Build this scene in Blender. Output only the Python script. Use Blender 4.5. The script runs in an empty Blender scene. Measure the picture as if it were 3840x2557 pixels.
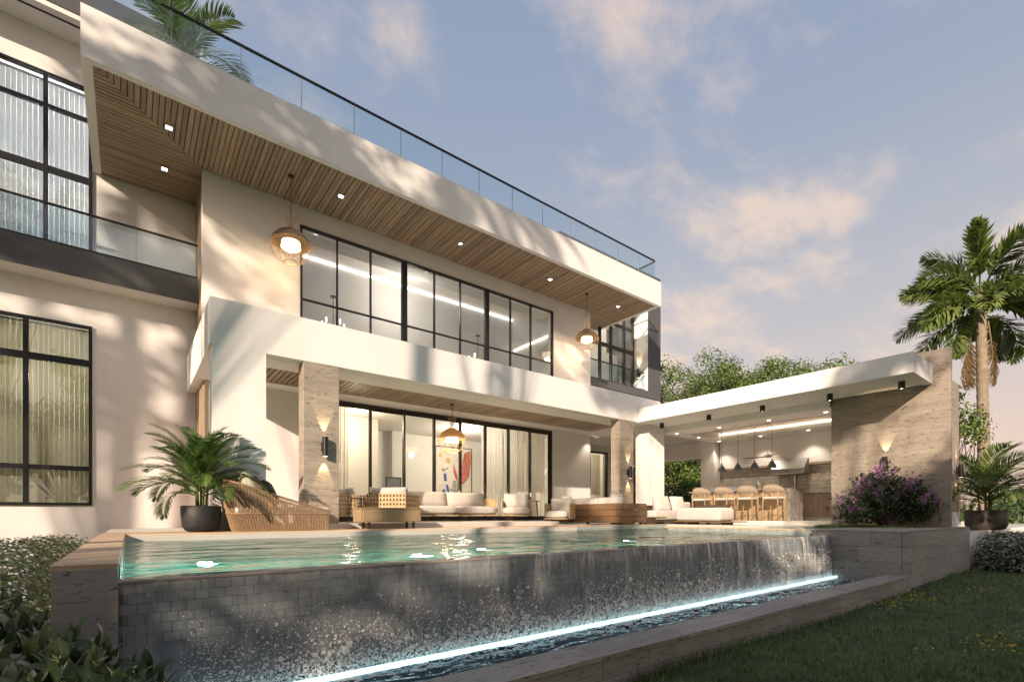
import bpy, bmesh, math, random
import numpy as np
from mathutils import Vector, Matrix, Quaternion
R = math.radians
random.seed(7); rng = np.random.default_rng(7)
scene = bpy.context.scene
col = scene.collection

# ------------------------------------------------------------------ camera, sky, sun, exposure
cam = bpy.data.cameras.new('camera'); camo = bpy.data.objects.new('camera', cam); col.objects.link(camo)
cam.sensor_width = 36.0; cam.lens = 17.271; cam.shift_y = 0.1702
cam.clip_start = 0.05; cam.clip_end = 4000
camo.location = (0, 0, 0)
camo.rotation_euler = (R(90), 0, R(-37.917))     # looks along (0.6145, 0.789): the facade runs along +X
scene.camera = camo

SUN = Vector((-1.5, -1.0, 0.72)).normalized()    # towards the sun
SUN_EL = math.asin(SUN.z)
SUN_AZ = math.atan2(SUN.x, SUN.y)                # clockwise from +Y

world = bpy.data.worlds.new('World'); scene.world = world; world.use_nodes = True
def build_world():
    nt = world.node_tree; N = nt.nodes; L = nt.links; N.clear()
    out = N.new('ShaderNodeOutputWorld'); bg = N.new('ShaderNodeBackground'); L.new(bg.outputs[0], out.inputs[0])
    sky = N.new('ShaderNodeTexSky'); sky.sky_type = 'NISHITA'; sky.sun_disc = False
    sky.sun_elevation = SUN_EL; sky.sun_rotation = SUN_AZ
    sky.air_density = 1.0; sky.dust_density = 2.0; sky.ozone_density = 1.6
    tc = N.new('ShaderNodeTexCoord')
    sep = N.new('ShaderNodeSeparateXYZ'); L.new(tc.outputs['Generated'], sep.inputs[0])
    ramp = N.new('ShaderNodeValToRGB'); L.new(sep.outputs['Z'], ramp.inputs[0])
    el = ramp.color_ramp.elements
    el[0].position = 0.0; el[0].color = (7.6, 5.3, 3.9, 1)
    el[1].position = 1.0; el[1].color = (2.0, 2.7, 4.3, 1)
    for p, c in ((0.12, (7.0, 5.2, 4.2, 1)), (0.27, (5.4, 4.8, 4.55, 1)), (0.42, (4.1, 4.2, 4.6, 1)), (0.58, (3.05, 3.5, 4.45, 1)), (0.75, (2.45, 3.1, 4.35, 1))):
        e = el.new(p); e.color = c
    mix = N.new('ShaderNodeMix'); mix.data_type = 'RGBA'; mix.inputs[0].default_value = 0.85
    L.new(sky.outputs[0], mix.inputs[6]); L.new(ramp.outputs[0], mix.inputs[7])
    # clouds: a flat layer seen in perspective (direction / height), soft streaky patches
    zz = N.new('ShaderNodeMath'); zz.operation = 'ADD'; zz.inputs[1].default_value = 0.28; L.new(sep.outputs['Z'], zz.inputs[0])
    dv = N.new('ShaderNodeVectorMath'); dv.operation = 'DIVIDE'
    cmb = N.new('ShaderNodeCombineXYZ')
    for i in range(3): L.new(zz.outputs[0], cmb.inputs[i])
    L.new(tc.outputs['Generated'], dv.inputs[0]); L.new(cmb.outputs[0], dv.inputs[1])
    mp = N.new('ShaderNodeMapping'); mp.inputs['Rotation'].default_value = (0, 0, R(35)); mp.inputs['Scale'].default_value = (1.9, 2.7, 0)
    mp.inputs['Location'].default_value = (3.1, 1.3, 0)
    L.new(dv.outputs[0], mp.inputs[0])
    n1 = N.new('ShaderNodeTexNoise'); n1.inputs['Scale'].default_value = 2.2; n1.inputs['Detail'].default_value = 9; n1.inputs['Roughness'].default_value = 0.6
    n1.inputs['Distortion'].default_value = 0.15
    L.new(mp.outputs[0], n1.inputs['Vector'])
    n2 = N.new('ShaderNodeTexNoise'); n2.inputs['Scale'].default_value = 0.9; n2.inputs['Detail'].default_value = 2
    L.new(mp.outputs[0], n2.inputs['Vector'])
    mul = N.new('ShaderNodeMath'); mul.operation = 'MULTIPLY'; L.new(n1.outputs[0], mul.inputs[0]); L.new(n2.outputs[0], mul.inputs[1])
    cr = N.new('ShaderNodeMapRange'); cr.inputs[1].default_value = 0.215; cr.inputs[2].default_value = 0.41; cr.interpolation_type = 'SMOOTHSTEP'
    L.new(mul.outputs[0], cr.inputs[0])
    lo = N.new('ShaderNodeMapRange'); lo.inputs[1].default_value = 0.02; lo.inputs[2].default_value = 0.2; L.new(sep.outputs['Z'], lo.inputs[0])
    m2 = N.new('ShaderNodeMath'); m2.operation = 'MULTIPLY'; L.new(cr.outputs[0], m2.inputs[0]); L.new(lo.outputs[0], m2.inputs[1])
    m3 = N.new('ShaderNodeMath'); m3.operation = 'MULTIPLY'; m3.inputs[1].default_value = 0.68; L.new(m2.outputs[0], m3.inputs[0])
    cm = N.new('ShaderNodeMix'); cm.data_type = 'RGBA'; cm.inputs[7].default_value = (7.7, 5.95, 4.7, 1)
    L.new(m3.outputs[0], cm.inputs[0]); L.new(mix.outputs[2], cm.inputs[6])
    L.new(cm.outputs[2], bg.inputs[0]); bg.inputs[1].default_value = 0.084
build_world()

sun = bpy.data.lights.new('sun', 'SUN'); sun.energy = 4.5; sun.angle = R(0.75); sun.color = (1.0, 0.82, 0.64)
suno = bpy.data.objects.new('sun', sun); col.objects.link(suno)
suno.rotation_euler = (-SUN).to_track_quat('-Z', 'Y').to_euler(); suno.location = (-30, -20, 20)
vs = scene.view_settings
vs.view_transform = 'Standard'; vs.look = 'None'; vs.gamma = 1.0; vs.use_curve_mapping = False; vs.exposure = 0.6
cy = scene.cycles
cy.use_denoising = True
try: cy.denoiser = 'OPENIMAGEDENOISE'
except Exception: pass
cy.max_bounces = 9; cy.diffuse_bounces = 4; cy.glossy_bounces = 4; cy.transmission_bounces = 6; cy.transparent_max_bounces = 16
cy.caustics_reflective = False; cy.caustics_refractive = True; cy.sample_clamp_indirect = 4.0; cy.use_light_tree = True

# levels, relative to the eye of the camera
LAWN, DECK, FLOOR, WATER = -1.30, -0.27, -0.16, -0.39
SOF, PTOP, RS, RT = 2.985, 3.81, 7.57, 8.435
YF, YR, YU, YW = 9.94, 10.73, 12.685, 14.25       # parapet, roof edge, main wall, left wing wall

# ------------------------------------------------------------------ materials
M = {}
class NT:
    def __init__(s, name):
        s.m = bpy.data.materials.new(name); s.m.use_nodes = True
        s.t = s.m.node_tree; s.N = s.t.nodes; s.L = s.t.links
        s.b = s.N['Principled BSDF']; s.out = s.N['Material Output']; M[name] = s.m
    def n(s, kind, **kw):
        x = s.N.new(kind)
        for k, v in kw.items():
            if k.startswith('i_'): x.inputs[k[2:].replace('_', ' ')].default_value = v
            else: setattr(x, k, v)
        return x
    def l(s, a, b): s.L.new(a, b)
    def coords(s, kind='world', scale=(1, 1, 1), loc=(0, 0, 0)):
        if kind == 'world': o = s.n('ShaderNodeNewGeometry').outputs['Position']
        else: o = s.n('ShaderNodeTexCoord').outputs['Object']
        mp = s.n('ShaderNodeMapping'); mp.inputs['Scale'].default_value = scale; mp.inputs['Location'].default_value = loc
        s.l(o, mp.inputs[0]); return mp.outputs[0]
    def noise(s, vec, scale=5, detail=4, rough=.55, dist=0):
        x = s.n('ShaderNodeTexNoise'); x.inputs['Scale'].default_value = scale; x.inputs['Detail'].default_value = detail
        x.inputs['Roughness'].default_value = rough; x.inputs['Distortion'].default_value = dist
        if vec is not None: s.l(vec, x.inputs['Vector'])
        return x.outputs[0]
    def ramp(s, fac, stops):
        r = s.n('ShaderNodeValToRGB'); e = r.color_ramp.elements
        while len(e) < len(stops): e.new(0.5)
        for i, (p, c) in enumerate(stops):
            e[i].position = p; e[i].color = (c if len(c) == 4 else (*c, 1))
        s.l(fac, r.inputs[0]); return r.outputs[0]
    def mixc(s, fac, a, b, mode='MIX'):
        x = s.n('ShaderNodeMix', data_type='RGBA', blend_type=mode)
        for sock, v in ((0, fac), (6, a), (7, b)):
            if hasattr(v, 'is_output'): s.l(v, x.inputs[sock])
            else: x.inputs[sock].default_value = v if not isinstance(v, tuple) or len(v) == 4 else (*v, 1)
        return x.outputs[2]
    def bump(s, h, strength=.3, dist=.01):
        x = s.n('ShaderNodeBump'); x.inputs['Strength'].default_value = strength; x.inputs['Distance'].default_value = dist
        s.l(h, x.inputs['Height']); s.l(x.outputs[0], s.b.inputs['Normal'])
    def base(s, c):
        if hasattr(c, 'is_output'): s.l(c, s.b.inputs['Base Color'])
        else: s.b.inputs['Base Color'].default_value = (*c, 1)
    def rough(s, r):
        if hasattr(r, 'is_output'): s.l(r, s.b.inputs['Roughness'])
        else: s.b.inputs['Roughness'].default_value = r

def plain(name, c, rough=.6, metal=0, var=.12, scale=6, bump=0, kind='object', spec=.5):
    t = NT(name); v = t.coords(kind)
    n = t.noise(v, scale, 5)
    lo = tuple(x * (1 - var) for x in c); hi = tuple(min(1, x * (1 + var)) for x in c)
    t.base(t.ramp(n, [(.3, lo), (.7, hi)])); t.rough(rough); t.b.inputs['Metallic'].default_value = metal
    t.b.inputs['Specular IOR Level'].default_value = spec
    if bump: t.bump(t.noise(v, scale * 12, 4), bump, .004)
    return t

def stucco(name, c):
    t = NT(name); v = t.coords('world')
    n1 = t.noise(v, .55, 6, .6); n2 = t.noise(v, 60, 3)
    cc = t.ramp(n1, [(.3, tuple(x * .94 for x in c)), (.7, tuple(min(1, x * 1.04) for x in c))])
    st = t.noise(t.coords('world', (5, 5, .35)), 1.4, 5, .6)
    cc = t.mixc(t.ramp(st, [(.58, (0, 0, 0)), (.8, (.16, .16, .16))]), cc, tuple(x * .72 for x in c))
    t.base(cc); t.rough(.85); t.b.inputs['Specular IOR Level'].default_value = .25
    t.bump(t.mixc(.35, n2, t.noise(v, 7, 4)), .12, .004)
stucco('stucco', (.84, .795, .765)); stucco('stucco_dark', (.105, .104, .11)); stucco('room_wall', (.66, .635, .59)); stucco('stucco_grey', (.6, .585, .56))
plain('ceiling_paint', (.62, .60, .56), .9, kind='world', var=.03, scale=1)
plain('black_metal', (.018, .018, .02), .42, .3, .2)
plain('bronze_metal', (.045, .038, .033), .4, .5, .15)
plain('steel', (.42, .42, .41), .35, .9, .05); plain('hood_metal', (.34, .33, .31), .42, .35, .06, 2)
plain('chrome', (.8, .8, .8), .15, 1, .02); plain('brass', (.5, .33, .13), .35, .9, .1)
plain('grey_enamel', (.14, .15, .165), .45, .1, .08)
plain('white_plastic', (.8, .8, .78), .4, 0, .03)
plain('cushion', (.57, .53, .485), .95, 0, .07, 9, .5); plain('cushion_greige', (.47, .43, .395), .95, 0, .07, 9, .5)
plain('pillow_dark', (.055, .048, .043), .9, 0, .2, 9, .5); plain('pillow_brown', (.12, .085, .06), .7, 0, .25, 9, .5)
plain('pillow_print', (.55, .50, .38), .9, 0, .3, 5, .5)
plain('stone_floor', (.60, .56, .51), .5, 0, .05, 1.2, kind='world')
plain('pot_dark', (.022, .021, .022), .6, 0, .3, 7, .3); plain('pot_bronze', (.075, .06, .052), .5, .1, .35, 5, .3)
plain('soil', (.05, .035, .025), .95, 0, .4, 20, 1); plain('bark', (.13, .10, .075), .9, 0, .35, 14, .8)
plain('cord', (.03, .028, .025), .7); plain('canvas', (.62, .57, .50), .8, 0, .08, 4)
plain('paint_blue', (.03, .07, .26), .6, var=.4); plain('paint_red', (.42, .12, .085), .6, var=.5); plain('paint_ochre', (.5, .35, .12), .6, var=.3)
plain('paint_black', (.03, .03, .03), .6); plain('picture_frame', (.05, .045, .04), .5)
plain('weir_grout', (.17, .18, .19), .8, kind='world', var=.2)
plain('grout', (.12, .13, .14), .8, kind='world', var=.2)

def wood(name, axis, c1, c2, c3, grain=1.0, rough=.5, obj_var=.5, kind='world'):
    """grain runs along the given axis; each piece gets its own tone"""
    t = NT(name); sc = [34 * grain] * 3; sc['xyz'.index(axis)] = 1.7
    oi = t.n('ShaderNodeObjectInfo')
    v = t.coords(kind, tuple(sc))
    off = t.n('ShaderNodeVectorMath', operation='ADD'); t.l(v, off.inputs[0])
    sc7 = t.n('ShaderNodeMath', operation='MULTIPLY'); sc7.inputs[1].default_value = 37; t.l(oi.outputs['Random'], sc7.inputs[0]); t.l(sc7.outputs[0], off.inputs[1])
    n = t.noise(off.outputs[0], 1, 6, .62, .4)
    k = t.noise(t.coords(kind, tuple(8 if a != 'xyz'.index(axis) else 2.5 for a in range(3))), 1.3, 3)
    cc = t.ramp(n, [(.25, c1), (.5, c2), (.78, c3)])
    cc = t.mixc(t.ramp(k, [(.66, (0, 0, 0)), (.74, (.6, .6, .6))]), cc, tuple(x * .45 for x in c1))
    tone = t.ramp(oi.outputs['Random'], [(0, (1 - obj_var,) * 3), (1, (1 + obj_var * .5,) * 3)])
    cc = t.mixc(1.0, cc, tone, 'MULTIPLY')
    t.base(cc); t.rough(rough); t.b.inputs['Specular IOR Level'].default_value = .35; t.bump(n, .2, .003)
W1 = ((.27, .18, .112), (.39, .28, .185), (.48, .36, .25))
wood('slat_wood_y', 'y', *W1, obj_var=.28); wood('slat_wood_x', 'x', *W1, obj_var=.2); wood('clad_wood', 'z', *W1, grain=.5)
W2 = ((.10, .055, .03), (.20, .115, .062), (.28, .17, .095))
wood('teak_y', 'y', *W2, obj_var=.25); wood('teak_x', 'x', *W2, obj_var=.25)
W3 = ((.26, .175, .098), (.37, .255, .148), (.46, .335, .205))
wood('oak_x', 'x', *W3, obj_var=.2); wood('oak_z', 'z', *W3, obj_var=.25); wood('oak_o', 'z', *W3, obj_var=.1, kind='object')
plain('slat_back', (.13, .088, .056), .8)
W4 = ((.42, .29, .19), (.56, .41, .28), (.66, .50, .36))
wood('deck_x', 'x', *W4, obj_var=.14, rough=.6)
wood('cabinet', 'z', (.33, .25, .18), (.40, .31, .23), (.46, .37, .28), grain=.5, obj_var=.1)
wood('plank_dark', 'x', (.05, .035, .025), (.08, .055, .04), (.11, .08, .06), obj_var=.1)

def travertine(name, c=(.47, .40, .33), d=(.30, .245, .20), k=(.07, .055, .045), ys=1.0):
    t = NT(name); oi = t.n('ShaderNodeObjectInfo')
    n1 = t.noise(t.coords('world', (2.6, 2.6 * ys, 20)), 1.0, 8, .7, .7)
    n2 = t.noise(t.coords('world', (.5, .5 * ys, 4)), 1.0, 6, .65, .8)
    nf = t.noise(t.coords('world', (3.2, 3.2 * ys, 46)), 1.0, 5, .65, .25)
    pz = t.noise(t.coords('world', (9, 9 * ys, 48)), 1.0, 4, .65, .6)
    cc = t.ramp(n1, [(.22, tuple((x + y) / 2 for x, y in zip(c, d))), (.55, c), (.85, tuple(x * 1.14 for x in c))])
    cc = t.mixc(t.ramp(n2, [(.42, (0, 0, 0)), (.7, (.65, .65, .65))]), cc, d)
    cc = t.mixc(t.ramp(nf, [(.62, (0, 0, 0)), (.70, (.75, .75, .75))]), cc, tuple(x * .5 for x in d))
    hole = t.ramp(pz, [(.605, (0, 0, 0)), (.65, (1, 1, 1))])
    cc = t.mixc(hole, cc, k)
    tone = t.ramp(oi.outputs['Random'], [(0, (.86,) * 3), (1, (1.1,) * 3)])
    t.base(t.mixc(1.0, cc, tone, 'MULTIPLY')); t.rough(.7); t.b.inputs['Specular IOR Level'].default_value = .3
    inv = t.n('ShaderNodeInvert'); t.l(t.mixc(.5, hole, t.ramp(nf, [(.6, (0, 0, 0)), (.7, (1, 1, 1))])), inv.inputs['Color'])
    t.bump(inv.outputs[0], .5, .006)
travertine('travertine', (.37, .31, .252), (.20, .163, .13), (.04, .032, .026)); travertine('travertine_top', (.40, .365, .325), (.25, .225, .20), (.05, .045, .04), 7.0); travertine('travertine_shade', (.36, .335, .305), (.24, .218, .197), (.05, .045, .04))  # pool stone is the same travertine; the grey of shade is put into its colour

def tile(name, c1, c2, rough=.25, bump=.15):
    t = NT(name); oi = t.n('ShaderNodeObjectInfo'); g = t.n('ShaderNodeNewGeometry')
    a = t.n('ShaderNodeMath', operation='ADD'); t.l(oi.outputs['Random'], a.inputs[0]); t.l(g.outputs['Random Per Island'], a.inputs[1])
    f = t.n('ShaderNodeMath', operation='FRACT'); t.l(a.outputs[0], f.inputs[0])
    cc = t.mixc(f.outputs[0], c1, c2)
    n = t.noise(t.coords('world'), 9, 5)
    t.base(t.mixc(.35, cc, t.ramp(n, [(.3, tuple(x * .6 for x in c1)), (.7, tuple(x * 1.3 for x in c2))]))); t.rough(rough)
    t.bump(n, bump, .01)
tile('weir_tile', (.23, .25, .265), (.38, .40, .415)); tile('pool_tile', (.28, .33, .32), (.42, .45, .42), .3)
tile('splash_tile', (.46, .40, .34), (.66, .60, .52), .35, .4)
def pool_floor():
    t = NT('pool_floor'); v = t.coords('world', (1, 1, 1))
    br = t.n('ShaderNodeTexBrick'); br.inputs['Scale'].default_value = 6; br.inputs['Color1'].default_value = (.04, .50, .38, 1); br.inputs['Color2'].default_value = (.07, .62, .48, 1)
    br.inputs['Mortar'].default_value = (.16, .46, .40, 1); br.inputs['Mortar Size'].default_value = .01; t.l(v, br.inputs['Vector'])
    n = t.noise(v, .7, 4); t.base(t.mixc(t.ramp(n, [(.35, (0, 0, 0)), (.7, (.6, .6, .6))]), br.outputs[0], (.05, .40, .33))); t.rough(.5)
pool_floor()
def island_stone():
    t = NT('island_stone'); v = t.coords('world', (1, 1, .7)); n = t.noise(v, 6, 7, .7, 1.2); n2 = t.noise(v, 22, 5, .7)
    cc = t.ramp(n, [(.3, (.07, .065, .06)), (.5, (.22, .2, .18)), (.7, (.36, .33, .29))])
    t.base(t.mixc(t.ramp(n2, [(.55, (0, 0, 0)), (.66, (.85, .85, .85))]), cc, (.03, .028, .026))); t.rough(.35)
island_stone()

def glass(name, tint=(.96, .98, 1), ior=1.45, boost=1.0, rough=.0):
    t = NT(name); t.N.remove(t.b)
    f0 = ((ior - 1) / (ior + 1)) ** 2
    lw_ = t.n('ShaderNodeLayerWeight'); pw = t.n('ShaderNodeMath', operation='POWER'); pw.inputs[1].default_value = 5; t.l(lw_.outputs['Facing'], pw.inputs[0])
    mu = t.n('ShaderNodeMath', operation='MULTIPLY_ADD', use_clamp=True); mu.inputs[1].default_value = (1 - f0) * boost * .6; mu.inputs[2].default_value = f0 * boost; t.l(pw.outputs[0], mu.inputs[0])
    tr = t.n('ShaderNodeBsdfTransparent'); tr.inputs[0].default_value = (*tint, 1)
    gl = t.n('ShaderNodeBsdfGlossy'); gl.inputs['Roughness'].default_value = rough; gl.inputs[0].default_value = (.95, .97, 1, 1)
    mx = t.n('ShaderNodeMixShader'); t.l(mu.outputs[0], mx.inputs[0]); t.l(tr.outputs[0], mx.inputs[1]); t.l(gl.outputs[0], mx.inputs[2])
    t.l(mx.outputs[0], t.out.inputs[0])
glass('window_glass', (.93, .95, .96), 1.5, 1.35); glass('door_glass', (.97, .97, .96), 1.45, .75); glass('rail_glass', (.87, .93, .96), 1.5, 1.4)
glass('reflective_glass', (.93, .95, .96), 1.6, 1.6)

def water(name, tint, sx, sy, bumpd, rough=.015):
    t = NT(name); t.N.remove(t.b)
    v = t.coords('world', (sx, sy, 1)); n1 = t.noise(v, 1.0, 2.2, .5, .7); n2 = t.noise(t.coords('world', (sx * 4.2, sy * 4.0, 1), (4, 2, 0)), 1.0, 2, .5, .4)
    h = t.mixc(.12, n1, n2)
    bm = t.n('ShaderNodeBump'); bm.inputs['Strength'].default_value = 1.0; bm.inputs['Distance'].default_value = bumpd; t.l(h, bm.inputs['Height'])
    fr = t.n('ShaderNodeFresnel'); fr.inputs[0].default_value = 1.33; t.l(bm.outputs[0], fr.inputs['Normal'])
    rf = t.n('ShaderNodeBsdfRefraction'); rf.inputs['IOR'].default_value = 1.33; rf.inputs['Roughness'].default_value = 0; rf.inputs[0].default_value = (*tint, 1); t.l(bm.outputs[0], rf.inputs['Normal'])
    tr = t.n('ShaderNodeBsdfTransparent'); tr.inputs[0].default_value = (*tint, 1)
    m0 = t.n('ShaderNodeMixShader'); m0.inputs[0].default_value = .3; t.l(rf.outputs[0], m0.inputs[1]); t.l(tr.outputs[0], m0.inputs[2])
    gl = t.n('ShaderNodeBsdfGlossy'); gl.inputs['Roughness'].default_value = rough; t.l(bm.outputs[0], gl.inputs['Normal'])
    mx = t.n('ShaderNodeMixShader'); t.l(fr.outputs[0], mx.inputs[0]); t.l(m0.outputs[0], mx.inputs[1]); t.l(gl.outputs[0], mx.inputs[2])
    t.l(mx.outputs[0], t.out.inputs[0])
water('pool_water', (.72, .97, .92), .75, 2.1, .10); water('trough_water', (.45, .62, .66), 1.8, 4.5, .05)

def falling_water():
    t = NT('falling_water'); t.N.remove(t.b)
    v = t.coords('world', (9, 1.5, 1.1)); n = t.noise(v, 1.0, 5, .6, .9)
    sx_ = t.n('ShaderNodeSeparateXYZ'); t.l(t.n('ShaderNodeNewGeometry').outputs['Position'], sx_.inputs[0])
    gx = t.n('ShaderNodeMapRange'); gx.inputs[1].default_value = .5; gx.inputs[2].default_value = 10; gx.inputs[3].default_value = .2; gx.inputs[4].default_value = .85; t.l(sx_.outputs[0], gx.inputs[0])
    fm = t.n('ShaderNodeMath', operation='MULTIPLY'); t.l(t.ramp(n, [(.50, (.05, .05, .05)), (.66, (1, 1, 1))]), fm.inputs[0]); t.l(gx.outputs[0], fm.inputs[1])
    gz = t.n('ShaderNodeMapRange'); gz.inputs[1].default_value = -.62; gz.inputs[2].default_value = -1.12; gz.inputs[3].default_value = .26; gz.inputs[4].default_value = .72; t.l(sx_.outputs[2], gz.inputs[0])
    ms = t.n('ShaderNodeMath', operation='MULTIPLY'); t.l(gz.outputs[0], ms.inputs[0]); t.l(t.ramp(t.noise(t.coords('world', (5, 5, 3.2)), 1.0, 7, .72, .6), [(.36, (.12, .12, .12)), (.62, (1, 1, 1))]), ms.inputs[1])
    sm_ = t.n('ShaderNodeMath', operation='ADD', use_clamp=True); t.l(fm.outputs[0], sm_.inputs[0]); t.l(ms.outputs[0], sm_.inputs[1]); fac = sm_.outputs[0]
    tr = t.n('ShaderNodeBsdfTransparent'); tr.inputs[0].default_value = (.86, .9, .92, 1)
    df = t.n('ShaderNodeBsdfDiffuse'); df.inputs[0].default_value = (.70, .68, .655, 1)
    gl = t.n('ShaderNodeBsdfGlossy'); gl.inputs['Roughness'].default_value = .06
    bm = t.n('ShaderNodeBump'); bm.inputs['Strength'].default_value = .8; bm.inputs['Distance'].default_value = .02; t.l(n, bm.inputs['Height']); t.l(bm.outputs[0], gl.inputs['Normal'])
    a = t.n('ShaderNodeMixShader'); t.l(fac, a.inputs[0]); t.l(tr.outputs[0], a.inputs[1])
    g2 = t.n('ShaderNodeMixShader'); g2.inputs[0].default_value = .3; t.l(df.outputs[0], g2.inputs[1]); t.l(gl.outputs[0], g2.inputs[2])
    t.l(g2.outputs[0], a.inputs[2]); t.l(a.outputs[0], t.out.inputs[0])
falling_water()
plain('foam', (.86, .82, .76), .4, var=.1)

def emit(name, c, s):
    t = NT(name); t.N.remove(t.b); e = t.n('ShaderNodeEmission'); e.inputs[0].default_value = (*c, 1); e.inputs[1].default_value = s; t.l(e.outputs[0], t.out.inputs[0])
emit('lamp_white', (1, .93, .82), 9); emit('lamp_warm', (1, .74, .43), 3.6); emit('led_blue', (.55, .88, 1.0), 1.25); emit('led_warm', (1, .86, .66), 5); emit('led_cove', (1, .93, .82), 3)
emit('pool_lamp', (.78, .97, 1.0), 14); emit('pool_lamp_warm', (1, .9, .72), 22)

def fabric_trans(name, c, tfac=.45):
    t = NT(name); t.base(c); t.rough(.95)
    n = t.noise(t.coords('object', (60, 60, 2)), 1, 3); t.base(t.ramp(n, [(.3, tuple(x * .85 for x in c)), (.7, c)]))
    ts = t.n('ShaderNodeBsdfTranslucent'); ts.inputs[0].default_value = (*c, 1)
    mx = t.n('ShaderNodeMixShader'); mx.inputs[0].default_value = tfac; t.l(t.b.outputs[0], mx.inputs[1]); t.l(ts.outputs[0], mx.inputs[2]); t.l(mx.outputs[0], t.out.inputs[0])
fabric_trans('curtain', (.84, .81, .75), .6); fabric_trans('blind', (.66, .63, .50), .5); fabric_trans('blind_cool', (.76, .77, .77), .5)

def leaf(name, c1, c2, c3=None, trans=.3, rough=.45, patch=False):
    t = NT(name); g = t.n('ShaderNodeNewGeometry'); oi = t.n('ShaderNodeObjectInfo')
    a = t.n('ShaderNodeMath', operation='ADD'); t.l(g.outputs['Random Per Island'], a.inputs[0]); t.l(oi.outputs['Random'], a.inputs[1])
    f = t.n('ShaderNodeMath', operation='FRACT'); t.l(a.outputs[0], f.inputs[0])
    stops = [(0, c1), (.6, c2)] + ([(.68, c2), (.86, c3)] if c3 else [(1, c2)])
    cc = t.ramp(f.outputs[0], stops)
    if patch:
        pn = t.noise(t.coords('world'), .9, 5, .6, .4); cc = t.mixc(t.ramp(pn, [(.42, (0, 0, 0)), (.68, (.75, .75, .75))]), cc, (.13, .13, .045)); cc = t.mixc(1.0, cc, t.ramp(t.noise(t.coords('world'), 2.3, 4), [(.3, (.65,) * 3), (.7, (1.25,) * 3)]), 'MULTIPLY')
    t.base(cc); t.rough(rough)
    ts = t.n('ShaderNodeBsdfTranslucent'); t.l(cc, ts.inputs[0])
    mx = t.n('ShaderNodeMixShader'); mx.inputs[0].default_value = trans; t.l(t.b.outputs[0], mx.inputs[1]); t.l(ts.outputs[0], mx.inputs[2]); t.l(mx.outputs[0], t.out.inputs[0])
leaf('palm_leaf', (.055, .115, .025), (.17, .25, .065)); leaf('palm_leaf_light', (.08, .14, .03), (.22, .28, .08)); leaf('palm_dead', (.22, .13, .06), (.40, .27, .13), trans=.15, rough=.8)
leaf('tree_leaf', (.06, .115, .025), (.18, .25, .06)); leaf('tree_leaf_dark', (.025, .055, .014), (.08, .13, .03))
leaf('hedge_leaf', (.045, .08, .025), (.12, .165, .05), (.40, .38, .30)); leaf('shrub_leaf', (.045, .085, .03), (.135, .185, .075), (.52, .49, .40))
leaf('hedge_flower', (.5, .5, .5), (.72, .72, .72), trans=.2); leaf('lilac_flower', (.34, .13, .34), (.60, .30, .54), (.72, .54, .70), trans=.25, rough=.7)
leaf('lilac_leaf', (.02, .045, .015), (.06, .10, .03)); leaf('grass_blade', (.05, .115, .02), (.15, .27, .05), (.24, .23, .08), patch=True); leaf('yellow_flower', (.5, .36, .02), (.65, .5, .05))
plain('lawn_soil', (.05, .085, .025), .95, 0, .4, 3, .6, kind='world')
plain('palm_trunk', (.27, .21, .155), .9, 0, .25, 6, .6)
plain('ground', (.06, .07, .03), .95, 0, .3, 1, kind='world')
plain('rattan', (.30, .19, .11), .55, 0, .3, 30); plain('rattan_light', (.50, .35, .19), .6, 0, .25, 30); plain('rope', (.29, .225, .165), .8, 0, .25, 40)
fabric_trans('lamp_weave', (.66, .50, .32), .5); fabric_trans('lamp_weave_dark', (.17, .115, .068), .22)

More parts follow.
